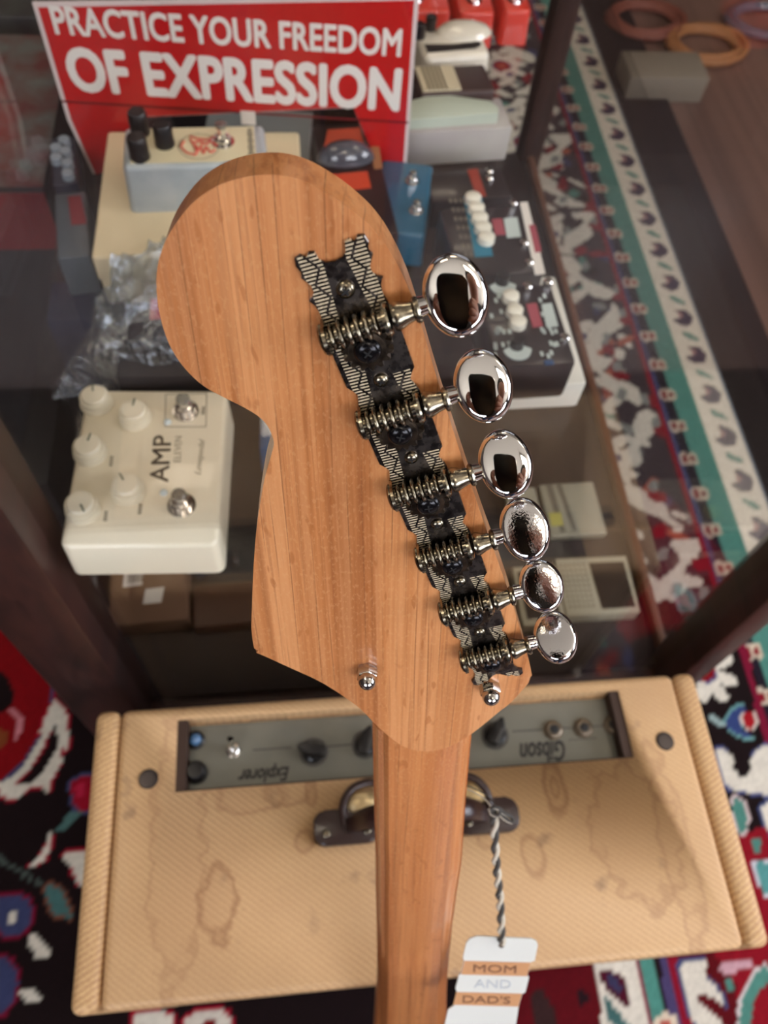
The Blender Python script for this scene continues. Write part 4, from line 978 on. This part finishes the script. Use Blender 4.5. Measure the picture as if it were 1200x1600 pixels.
# frame with x to the right as seen, z towards the viewer
xr = Vector((math.cos(yaw), math.sin(yaw), 0)); SM = frame(Vector((sb.x, sb.y, SZ)), xr, (0, 0, 1))
SMi = SM.inverted()
def SG(px, py):
    o = SMi @ Vector((0, 0, CH)); d = SMi.to_3x3() @ Vector(ray(px, py)); t = -o.z/d.z; q = o + d*t; return (q.x, q.y)
sign = thing('counter_sign', 'red printed sign reading PRACTICE YOUR FREEDOM OF EXPRESSION, standing on the glass shelf', 'sign', matrix=SM)
pts = [SG(632, 300), SG(655, -6), SG(50, 4), SG(105, 187), SG(146, 275)]
pts = [(p_[0], max(p_[1], 0)) for p_ in pts]
lf = SG(606, 300); mi = SG(552, 168); ml = SG(210, 184); bl = SG(190, 262)
outline = [pts[0], pts[1], pts[2], pts[3], pts[4], (bl[0], max(0, bl[1])), ml, mi, (lf[0], max(0, lf[1]))]
bm = NB(); prism(bm, outline[::-1], -.0016, 0); obj('panel', bm, mat('sign_edge_white', (214, 200, 196), .4), sign, smooth=False)
def inset(a, dx, dy): return (a[0]+dx, a[1]+dy)
inn = [inset(pts[0], -.0028, .001), inset(pts[1], -.0034, -.0032), inset(pts[2], .0036, -.0032), inset(pts[3], .0036, .0), inset(pts[4], .0026, 0), (bl[0], max(0, bl[1])+.0005), inset(ml, 0, .0005), inset(mi, 0, .0005), inset(lf, .0004, .001)]
bm = NB(); prism(bm, inn[::-1], 0, .0003); face = obj('printed_face', bm, M_RED, sign, smooth=False)
bm = NB(); a, b_ = SG(105, 186), SG(641, 163)
box(bm, ((a[0]+b_[0])/2, (a[1]+b_[1])/2, .0006), (abs(b_[0]-a[0]), .0016, .0006)); obj('fold_line', bm, mat('fold_dark', (104, 12, 16), .5), face, smooth=False)
def sgtext(body, tl, tr, bl_, br_, bold):
    a, b_, c, d = [Vector(SG(*q)) for q in (tl, tr, bl_, br_)]
    cen = (a+b_+c+d)/4; wd = ((b_-a).length+(d-c).length)/2; ht = ((a-c).length + (b_-d).length)/2
    text('lettering', body, wd, abs((a.y+b_.y-c.y-d.y)/2), M_WHITE, face, T(cen.x, cen.y, .0003), bold=bold, spacing=1.02)
sgtext('PRACTICE YOUR FREEDOM', (79, 29), (629, 23), (97, 77), (628, 66), .030)
sgtext('OF EXPRESSION', (101, 93), (629, 84), (122, 166), (626, 152), .042)
bm = NB(); box(bm, (0, 0, 0), (.012, .012, .001), M=T(SG(388, 183)[0], SG(388, 183)[1]-.0, .001)); obj('white_clip', bm, M_WHITE, sign, smooth=False)
# acrylic foot strut that keeps it upright
bm = NB(); box(bm, (-.14, .004, -.05), (.10, .006, .10), .001, 1); obj('foot', bm, mat('clear_acrylic', (120, 126, 128), .2), sign)

# ------------------------------------------------------------------ pedals behind and beside the sign
def yawbox(P, z, hgt):
    """P: four photo points (near-left, near-right, far-right, far-left) of a top face at height z+hgt -> centre, width, depth, yaw"""
    q = [at(x, y, z+hgt) for x, y in P]; c = sum(q, Vector())/4
    return c, ((q[1]-q[0]).length+(q[2]-q[3]).length)/2, ((q[3]-q[0]).length+(q[2]-q[1]).length)/2, math.atan2((q[1]-q[0]).y, (q[1]-q[0]).x)
def mk(name, label, cat, P, z, hgt, m, bev=.002, group=None, part_name='carton'):
    c, w_, d_, yw = yawbox(P, z, hgt)
    t = thing(name, label, cat, (c.x, c.y, z), yw, group)
    bm = NB(); box(bm, (0, 0, hgt/2), (w_, d_, hgt), bev); obj(part_name, bm, m, t)
    inv = Matrix.Rotation(-yw, 4, 'Z') @ Matrix.Translation((-c.x, -c.y, -z))
    return t, (lambda px, py, h=0: inv @ at(px, py, z+hgt+h)), w_, d_, hgt
def slab(t, loc, pts4, m, nm, h, th=.0006, parent=None):
    q = [loc(*p_) for p_ in pts4]; bm = NB(); prism(bm, [(v.x, v.y) for v in q], h, h+th); return obj(nm, bm, m, parent or t, smooth=False)

# dark box with orange blister-packed pedal seen through the sign's opening
M_DKBOX = mat('dark_box', (38, 22, 22), .4); M_ORANGE = mat('orange_print', (190, 66, 38), .4)
t, L_, w_, d_, h_ = mk('boxed_pedal', 'dark box with orange print and a grey blister pack seen through the sign opening', 'box', [(520,372),(612,366),(590,190),(490,196)], SZ, .045, M_DKBOX)
slab(t, L_, [(505,235),(570,230),(562,200),(512,204)], M_ORANGE, 'orange_print', h_)
slab(t, L_, [(520,300),(580,294),(574,268),(515,274)], M_ORANGE, 'orange_print', h_)
slab(t, L_, [(585,265),(598,263),(592,228),(578,230)], mat('tan_inset', (150, 104, 70), .6), 'tan_inset', h_)
c = L_(540, 248); bm = NB(); lathe(bm, [(.022, 0), (.020, .006), (.014, .012), (.006, .015), (0, .0155)], 24, T(c.x, c.y, h_+.0006), sx=1.15, sy=.6)
obj('blister', bm, mat('grey_blister', (70, 72, 80), .15, coat=.6), t)
# blue pedal
M_BLUEP = mat('blue_enamel', (36, 96, 126), .3, coat=.4)
c, w_, d_, yw = yawbox([(612,362),(660,368),(638,250),(608,252)], SZ, .032)
t = thing('effects_pedal', 'blue effects pedal standing right of the red sign leg', 'effects pedal', (c.x, c.y, SZ), yw)
bm = NB(); frustum(bm, .046+.002, d_+.002, .046, d_, .032, .004); obj('enclosure', bm, M_BLUEP, t, angle=50)
for px, py in ((650, 330), (644, 284)):
    q = Matrix.Rotation(-yw, 4, 'Z') @ Matrix.Translation((-c.x, -c.y, -SZ)) @ at(px, py, SZ+.032); q.z = .032
    footswitch(t, q, .0045, .0032, .010, nm='control_switch')

# white tray with the pale wedge, striped panel and dark plate
M_TRAY = mat('white_tray', (180, 178, 168), .5, noise=(12, (156, 148, 150), .4))
M_PALEG = mat('pale_green_foam', (178, 188, 172), .6)
t, L_, w_, d_, h_ = mk('carton_tray', 'pale open carton with a striped insert and dark plate, right of the red sign', 'box', [(628,208),(798,198),(787,152),(632,160)], SZ, .036, M_TRAY, .003, part_name='tray')
q = [L_(x, y) for x, y in ((632,203),(776,192),(776,182),(764,172),(700,163),(664,165),(632,174))]
bm = NB(); prism(bm, [(v.x, v.y) for v in q], h_, h_+.010, bev=.002, seg=2); obj('foam_insert', bm, M_PALEG, t)
c, w2, d2, yw2 = yawbox([(646,152),(772,145),(762,104),(652,108)], SZ, .048)
t = thing('wide_pedal', 'wide pedal with cream ribbed panel and dark brown plate behind the pale carton', 'effects pedal', (c.x, c.y+.004, SZ), yw2)
bm = NB(); frustum(bm, w2+.003, d2+.003, w2, d2, .048, .004); obj('enclosure', bm, mat('dark_brown_metal', (56, 38, 36), .4), t, angle=50)
bm = NB(); box(bm, (-w2*.20, 0, .049), (w2*.50, d2-.006, .002)); ins = obj('ribbed_panel', bm, mat('ribbed_cream', (196, 184, 156), .5), t, smooth=False)
bm = NB()
for k in range(5): box(bm, (-w2*.36 + k*w2*.055, 0, .0504), (.0016, d2-.006, .001))
obj('ribs', bm, mat('rib_dark', (120, 112, 96), .5), ins, smooth=False)
# oval-topped white pedal with a black slot and black knobs
P4 = [(652,101),(768,93),(752,48),(658,54)]
c, w2, d2, yw2 = yawbox(P4, SZ, .05); c = c + Vector((0, .010, 0))
t = thing('treadle_pedal', 'glossy white pedal with a black slot and small black knobs, back of the shelf', 'effects pedal', (c.x, c.y, SZ), yw2)
bm = NB(); frustum(bm, w2+.004, d2+.004, w2, d2, .05, .008, bev=.005); obj('enclosure', bm, mat('glossy_white', (222, 216, 200), .2, coat=.6), t, angle=50)
bm = NB(); prism(bm, [(-w2*.42, -d2*.34), (w2*.30, -d2*.30), (w2*.40, -d2*.20), (w2*.40, -d2*.10), (0, -d2*.14), (-w2*.42, -d2*.08)], .0500, .0512); obj('slot', bm, M_BLK, t, smooth=False)
for x, y in ((-.030, .010), (-.046, .022), (-.016, .022)):
    bm = NB(); lathe(bm, [(.0055, 0), (.0055, .012), (.0045, .013), (0, .013)], 18, T(x, y, .05)); obj('control_knob', bm, M_BLK, t)
bm = NB(); lathe(bm, [(.022, 0), (.019, .004), (.010, .007), (0, .008)], 26, T(.016, .014, .05), sx=1.3, sy=.8); obj('dome', bm, mat('glossy_white', (222, 216, 200), .2, coat=.6), t)
# three red pedals on the back row
M_REDPED = mat('red_enamel', (206, 58, 44), .3, coat=.4)
for (P4, lab, ww) in (([(592,18),(700,14),(690,-60),(600,-58)], 'bright red pedal just right of the red sign, back row of the shelf', .9), ([(712,22),(768,17),(756,-60),(705,-58)], 'bright red pedal in the middle of the back row behind the white pedal', 1), ([(780,14),(826,18),(815,-50),(775,-52)], 'small red pedal beside the rear right post of the case', 1)):
    c, w2, d2, yw2 = yawbox(P4, SZ, .036); w2 = min(w2, .085)
    if c.y + d2/2 > 1.085: c.y = 1.085 - d2/2
    t = thing('red_pedal', lab, 'effects pedal', (c.x, c.y, SZ), 0, 'red pedals on the back row of the shelf')
    bm = NB(); frustum(bm, w2+.003, d2+.003, w2, d2, .036, .006); obj('enclosure', bm, M_REDPED, t, angle=50)
    footswitch(t, Vector((0, -d2*.28, .036)), .006, .0042, .010)
    for dx in (-.2, .2):
        bm = NB(); lathe(bm, [(.006, 0), (.0055, .011), (0, .0115)], 18, T(dx*w2, d2*.2, .036)); obj('control_knob', bm, M_BLK, t)
# ------------------------------------------------------------------ black multi-control pedals on the right
M_BP = mat('black_enamel', (34, 26, 27), .35, coat=.2); M_TEALP = mat('teal_print', (22, 118, 146), .4); M_BOKEH = mat('pale_print', (190, 204, 200), .35); M_ROSE = mat('rose_print', (158, 72, 84), .5)
M_WCAP = mat('white_knob_cap', (226, 224, 208), .3, coat=.5)
def screw_post(t, c, h):
    bm = NB(); lathe(bm, [(.0035, 0), (.0035, .004), (.0026, .005), (0, .005)], 14, T(c.x, c.y, h)); return obj('trim_screw', bm, M_CHROME, t)
# far one: teal strip
t, L_, w_, d_, h_ = mk('black_pedal', 'black pedal with a teal strip of white knobs, further of the two right-hand black pedals', 'effects pedal', [(722,432),(856,424),(812,318),(680,326)], SZ, .046, M_BP, .003, part_name='enclosure')
slab(t, L_, [(742,402),(770,400),(752,306),(724,308)], M_TEALP, 'teal_strip', h_)
for k in range(5):
    c = L_(738+5.2*k, 315+15.5*k); bm = NB(); lathe(bm, [(.0072, 0), (.0068, .005), (.005, .006), (0, .006)], 20, T(c.x, c.y, h_+.0006)); obj('white_knob', bm, M_WCAP, t)
slab(t, L_, [(774,368),(790,367),(784,342),(768,343)], M_ROSE, 'rose_label', h_); slab(t, L_, [(792,372),(814,370),(808,340),(787,342)], M_BOKEH, 'pale_label', h_)
slab(t, L_, [(836,430),(852,428),(824,316),(812,317)], M_WHITE, 'white_strip', h_); slab(t, L_, [(836,396),(846,394),(836,352),(826,353)], M_ROSE, 'rose_label', h_+.0006, .0003)
for px, py in ((801, 322), (818, 384), (826, 414)): screw_post(t, L_(px, py), h_)
bm = NB()
for r_i in range(3):
    for k in range(7): c = L_(704+r_i*8+4*k, 314+14*k); box(bm, (c.x, c.y, h_+.0002), (.0024, .0046, .0004))
obj('small_print', bm, M_MIDTXT, t, smooth=False)
# the one behind with orange strip
t, L_, w_, d_, h_ = mk('black_pedal', 'black pedal with an orange ribbed strip, behind the teal-striped pedal', 'effects pedal', [(672,316),(800,306),(786,262),(662,268)], SZ, .030, M_BP, .003, part_name='enclosure')
slab(t, L_, [(744,308),(760,307),(746,256+8),(730,258+8)], mat('orange_strip', (150, 52, 36), .5), 'orange_strip', h_)
for px, py in ((764, 272), (764, 283)): screw_post(t, L_(px, py), h_)
bm = NB()
# near one: knobs in white
t, L_, w_, d_, h_ = mk('black_pedal', 'black pedal with white dials and a rose label, nearer of the two right-hand black pedals', 'effects pedal', [(778,574),(902,566),(862,440),(742,448)], SZ+.030, .040, M_BP, .004, part_name='enclosure')
for px, py, r in ((785, 446, .010), (808, 546, .010)):
    c = L_(px, py); bm = NB(); n = 24
    pts_ = [(c.x + r*math.cos(a), c.y + r*math.sin(a)) for a in np.linspace(PI*1.02, PI*1.98, 14)] + [(c.x + r*.5*math.cos(a), c.y + .0025 + r*.5*math.sin(a)) for a in np.linspace(PI*1.98, PI*1.02, 14)]
    prism(bm, pts_, h_, h_+.001); obj('dial_scale', bm, M_BOKEH, t, smooth=False)
    bm = NB(); lathe(bm, [(r*.5, 0), (r*.45, .008), (0, .0085)], 20, T(c.x, c.y+.003, h_)); obj('control_knob', bm, M_BLK, t)
for px, py in ((797, 468), (803, 490), (808, 508)):
    c = L_(px, py); bm = NB(); lathe(bm, [(.0064, 0), (.006, .005), (.004, .006), (0, .006)], 20, T(c.x, c.y, h_)); obj('white_knob', bm, M_WCAP, t)
slab(t, L_, [(832,512),(848,510),(838,474),(822,476)], M_ROSE, 'rose_label', h_); slab(t, L_, [(854,512),(872,510),(862,474),(846,476)], M_BOKEH, 'pale_label', h_)
for px, py in ((855, 445), (881, 532), (823, 452)): screw_post(t, L_(px, py), h_)
bm = NB(); R = random.Random(5)
for k in range(34):
    c = L_(R.choice([768, 776, 786, 845, 852, 860]) + R.uniform(-4, 4) + k*.3, R.choice([472, 490, 516, 540, 555, 462]) + R.uniform(-4, 4)); box(bm, (c.x, c.y, h_+.0002), (.0022, .0042, .0004))
obj('small_print', bm, M_BOKEH, t, smooth=False)
slab(t, L_, [(852,571),(866,570),(864,563),(850,564)], mat('blue_badge', (40, 76, 120), .4), 'blue_badge', h_)
# white carton under it
t, L_, w_, d_, h_ = mk('pedal_carton', 'white carton under the nearer black pedal with white dials', 'box', [(792,604),(918,598),(866,424),(760,440)], SZ, .030, mat('white_carton', (214, 212, 200), .6), .003)
slab(t, L_, [(786,592),(816,590),(812,574),(782,576)], M_WHITE, 'paper_card', h_)

# ------------------------------------------------------------------ things on the case deck, under the shelf
M_BROWNB = mat('brown_card', (104, 74, 54), .7)
M_KRAFT = mat('pale_card', (186, 180, 158), .6)
t, L_, w_, d_, h_ = mk('instruction_card', 'pale printed card with a small yellow sticker on the case deck', 'box', [(866,838),(954,832),(922,752),(838,758)], DZ, .012, mat('grey_card', (168, 164, 146), .6))
slab(t, L_, [(876,832),(884,831),(862,756),(852,757)], M_MIDTXT, 'printed_column', h_, .0004); slab(t, L_, [(896,830),(902,829),(876,754),(868,755)], M_MIDTXT, 'printed_column', h_, .0004)
slab(t, L_, [(862,822),(880,821),(876,801),(857,802)], mat('yellow_sticker', (196, 188, 96), .6), 'sticker', h_, .0006)
t, L_, w_, d_, h_ = mk('instruction_card', 'pale card partly hidden behind the third and fourth tuning buttons', 'box', [(806,846),(858,842),(834,760),(790,764)], DZ, .010, mat('grey_card', (168, 164, 146), .6))
for P4, sq, txt, lab in (([(886,962),(1002,956),(978,868),(866,872)], [(941,952),(993,948),(974,878),(920,880)], [(890,958),(938,955),(916,876),(870,878)], 'pale box with a black square, front right corner of the case deck'),
                    ([(818,978),(884,974),(868,882),(800,886)], [(824,968),(876,964),(862,892),(808,894)], None, 'pale-rimmed box with dark top, left of the box with the black square')):
    t, L_, w_, d_, h_ = mk('flat_box', lab, 'box', P4, DZ, .022, M_KRAFT)
    slab(t, L_, sq, mat('dark_square', (34, 22, 20), .4), 'dark_square', h_)
    if txt:
        bm = NB()
        for i in range(6):
            for k in range(9): c = L_(876+i*7.2+k*1.9, 884+k*8 - i*.3); box(bm, (c.x, c.y, h_+.0002), (.0018, .0032, .0002))
        obj('small_print', bm, M_MIDTXT, t, smooth=False)
t, L_, w_, d_, h_ = mk('shipping_box', 'brown cardboard box with two white labels, on the deck under the cream pedal', 'box', [(178,978),(300,966),(288,868),(165,876)], DZ, .03, M_BROWNB)
slab(t, L_, [(192,918),(222,914),(226,880),(196,884)], M_WHITE, 'barcode_label', h_); slab(t, L_, [(223,944),(252,941),(257,917),(228,921)], M_WHITE, 'label', h_)
bm = NB()
for k in range(7): c = L_(199+k*3.6, 916-k*.5); c2 = L_(203+k*3.6, 884-k*.5); box(bm, ((c.x+c2.x)/2, (c.y+c2.y)/2, h_+.0008), (.0010, (c2-c).length*.8, .0003))
obj('barcode', bm, M_DARKTXT, t, smooth=False)
t, L_, w_, d_, h_ = mk('reflection_block', 'dark brown block standing for the amplifier mirrored in the pane, left of the headstock horn', 'tray', [(306,980),(430,968),(430,905),(296,916)], DZ, .022, mat('reflection_brown', (76, 46, 32), .5), .003)  # added block, its brown stands in for the amplifier's reflection in the pane
t, L_, w_, d_, h_ = mk('blue_box', 'blue box on the deck peeking out beside the headstock waist', 'box', [(408,700),(470,700),(462,640),(405,645)], DZ, .05, mat('blue_card', (50, 96, 140), .5), .002)

# ------------------------------------------------------------------ plastic-bagged black pedal
t, L_, w_, d_, h_ = mk('black_pedal', 'black pedal inside the crumpled clear plastic bag, behind the cream pedal', 'effects pedal', [(182,590),(340,586),(335,510),(182,520)], SZ, .030, M_BLKM, .004, part_name='enclosure')
t2, L2, *_r = mk('black_box', 'black box with a pink label inside the plastic bag, against the cream carton', 'box', [(196,530),(330,524),(330,470),(200,476)], SZ, .046, mat('blue_black', (28, 26, 34), .4), .003)
slab(t2, L2, [(234,500),(262,498),(260,466),(236,468)], mat('pink_label', (196, 72, 88), .4), 'pink_label', .046)
def bag():
    from mathutils import noise as nz
    bm = NB(); nx, ny = 64, 52
    base = [(82, 590), (120, 500), (190, 440), (360, 430), (380, 600), (330, 618), (120, 640)]
    G = []
    for j in range(ny):
        row = []
        for i in range(nx):
            u, v = i/(nx-1), j/(ny-1)
            left = (84 + 6*v, 635 - 85*v); xl = 84 + (150-84)*v**1.5; xr_ = 385
            px = xl + (xr_-xl)*u; py = (624 - 6*u) + (436 - 624 + (1-u)**2*70)*v
            p_ = at(px, py, SZ)
            e = min(u, 1-u, v*1.0, 1-v); e = min(1, e*7)
            q = Vector((p_.x*26, p_.y*26, 1.7))
            f = nz.fractal(q, .9, 2.1, 4); rdg = 1 - abs(nz.noise(Vector((p_.x*34 + .5*f, p_.y*20, 5.1))))*2
            top = .036 + .018*v if u > .30 else .012 + .020*(u/.30)
            z = SZ + .002 + e*(top + .010*max(0, f+.2) + .010*max(0, rdg)**4 + .003*nz.noise(q*3.1))
            row.append(bm.verts.new((p_.x + .006*nz.noise(q*1.3), p_.y + .006*nz.noise(q*1.7), z)))
        G.append(row)
    for j in range(ny-1):
        for i in range(nx-1): bm.faces.new((G[j][i], G[j][i+1], G[j+1][i+1], G[j+1][i]))
    return bm
bg = obj('plastic_bag', bag(), M_PLASTIC, angle=50)
tag(bg, 'crumpled clear plastic bag wrapped over black gear, behind the cream pedal on the shelf', 'plastic bag')

# ------------------------------------------------------------------ clutter left of the sign (deck and outside)
M_GREYBOX = mat('slate_box', (84, 92, 98), .45, noise=(10, (54, 58, 66), .5))
t, L_, w_, d_, h_ = mk('pedal_box', 'slate grey box with a dark red label, left of the cream carton', 'box', [(90,404),(146,398),(128,298),(84,302)], SZ, .04, M_GREYBOX)
slab(t, L_, [(112,352),(136,350),(126,306),(106,308)], mat('dark_red_label', (112, 24, 32), .5), 'red_label', h_)
t, L_, w_, d_, h_ = mk('knobbed_pedal', 'dark pedal with a row of pale knobs, behind the slate grey box', 'effects pedal', [(82,290),(126,286),(112,212),(80,216)], SZ, .03, mat('navy_enamel', (40, 42, 58), .35), part_name='enclosure')
for px, py in ((90, 238), (90, 254), (102, 226), (105, 244), (108, 262), (108, 278)):
    c = L_(px, py); bm = NB(); lathe(bm, [(.0052, 0), (.0048, .006), (0, .0065)], 18, T(c.x, c.y, h_)); obj('control_knob', bm, mat('blue_grey_knob', (132, 142, 152), .4), t)
def leaning(name, lab, pts_, y, th, m, cat):
    q = [aty(px, py, y) for px, py in pts_]; q = [Vector((v.x, v.y, max(v.z, RUGZ+.002))) for v in q]
    c = sum(q, Vector())/len(q); zmin = min(v.z for v in q)
    t = thing(name, lab, cat, (c.x, y, zmin)); bm = NB()
    prism(bm, [(v.x-c.x, v.z-zmin) for v in q], -th, 0, M=RX(90)); obj('cover', bm, m, t); return t
# red and slate cartons standing outside the left pane
def standbox(name, lab, lo, hi, m, rz=0, cat='box', bev=.004):
    lo, hi = Vector(lo), Vector(hi); t = thing(name, lab, cat, ((lo.x+hi.x)/2, (lo.y+hi.y)/2, lo.z), rz)
    bm = NB(); s = hi-lo; box(bm, (0, 0, s.z/2), s, bev); obj('carton', bm, m, t); return t, s
M_REDBOX = mat('red_carton', (132, 16, 22), .5)
t, s = standbox('red_carton', 'tall dark carton with a red band and grey patterned top, outside the left pane', (-.50, .80, RUGZ), (-.27, 1.10, .45), mat('carton_side', (30, 18, 20), .6))
bm = NB(); box(bm, (0, -s.y/2-.0006, s.z-.045), (s.x*.98, .0012, .08)); obj('red_band', bm, M_REDBOX, t, smooth=False)
bm = NB(); box(bm, (0, 0, s.z+.0006), (s.x*.98, s.y*.98, .0012)); obj('printed_top', bm, mat('grey_pattern', (122, 128, 126), .5, noise=(30, (120, 60, 60), .3)), t, smooth=False)
t, s = standbox('grey_carton', 'grey-green carton stacked behind the tall red carton', (-.52, 1.16, RUGZ), (-.22, 1.50, .44), mat('grey_green_carton', (84, 92, 88), .5, noise=(22, (50, 50, 56), .4)))

standbox('blue_box', 'tall deep blue box outside the left pane, level with the plastic bag', (-.275, .67, RUGZ), (-.225, .73, .38), mat('deep_blue', (22, 32, 78), .5))
standbox('dark_carton', 'dark slate carton outside the left pane, nearest the front post', (-.33, .44, RUGZ), (-.24, .56, .40), mat('dark_slate', (40, 44, 52), .5, noise=(24, (26, 22, 28), .4)))
# ------------------------------------------------------------------ coils and bin added in place of reflections in the glass, top right
def coil(name, lab, c, r, n, m, th=.006):
    t = thing(name, lab, 'cable', c); bm = NB(); R_ = random.Random(n); pts_ = []
    for k in range(n*16):
        a = 2*PI*k/16; rr = r*(1+.12*math.sin(a*.37+n)); pts_.append((rr*math.cos(a), rr*.8*math.sin(a), th + .25*th*(k/16) + .004*math.sin(a*1.3)))
    tube(bm, pts_, th, 8); obj('loops', bm, m, t, angle=80); return t
def fl(px, py): v = at(px, py, 0); return v
v = fl(1005, 40); coil('reflection_coil', 'rust red coil added for a reflection in the glass, on the far floor beyond the rug', (v.x, v.y, 0), .085, 5, mat('rust_reflection', (120, 62, 46), .6), .008)
v = fl(1100, 78); coil('reflection_coil', 'orange coil added for a reflection in the glass, right of the rust red one', (v.x, v.y, 0), .085, 5, mat('orange_reflection', (158, 104, 60), .6), .008)
v = fl(1190, 40); coil('reflection_coil', 'blue-grey coil added for a reflection in the glass, at the top right of the floor', (v.x, v.y, 0), .085, 4, mat('blue_reflection', (70, 84, 100), .6), .008)
v = fl(1025, 140); t, s = standbox('reflection_bin', 'pale bin shape added for a reflection in the glass, in front of the coils', (v.x-.09, v.y-.05, 0), (v.x+.09, v.y+.05, .06), mat('pale_reflection', (128, 118, 104), .6), cat='reflection')
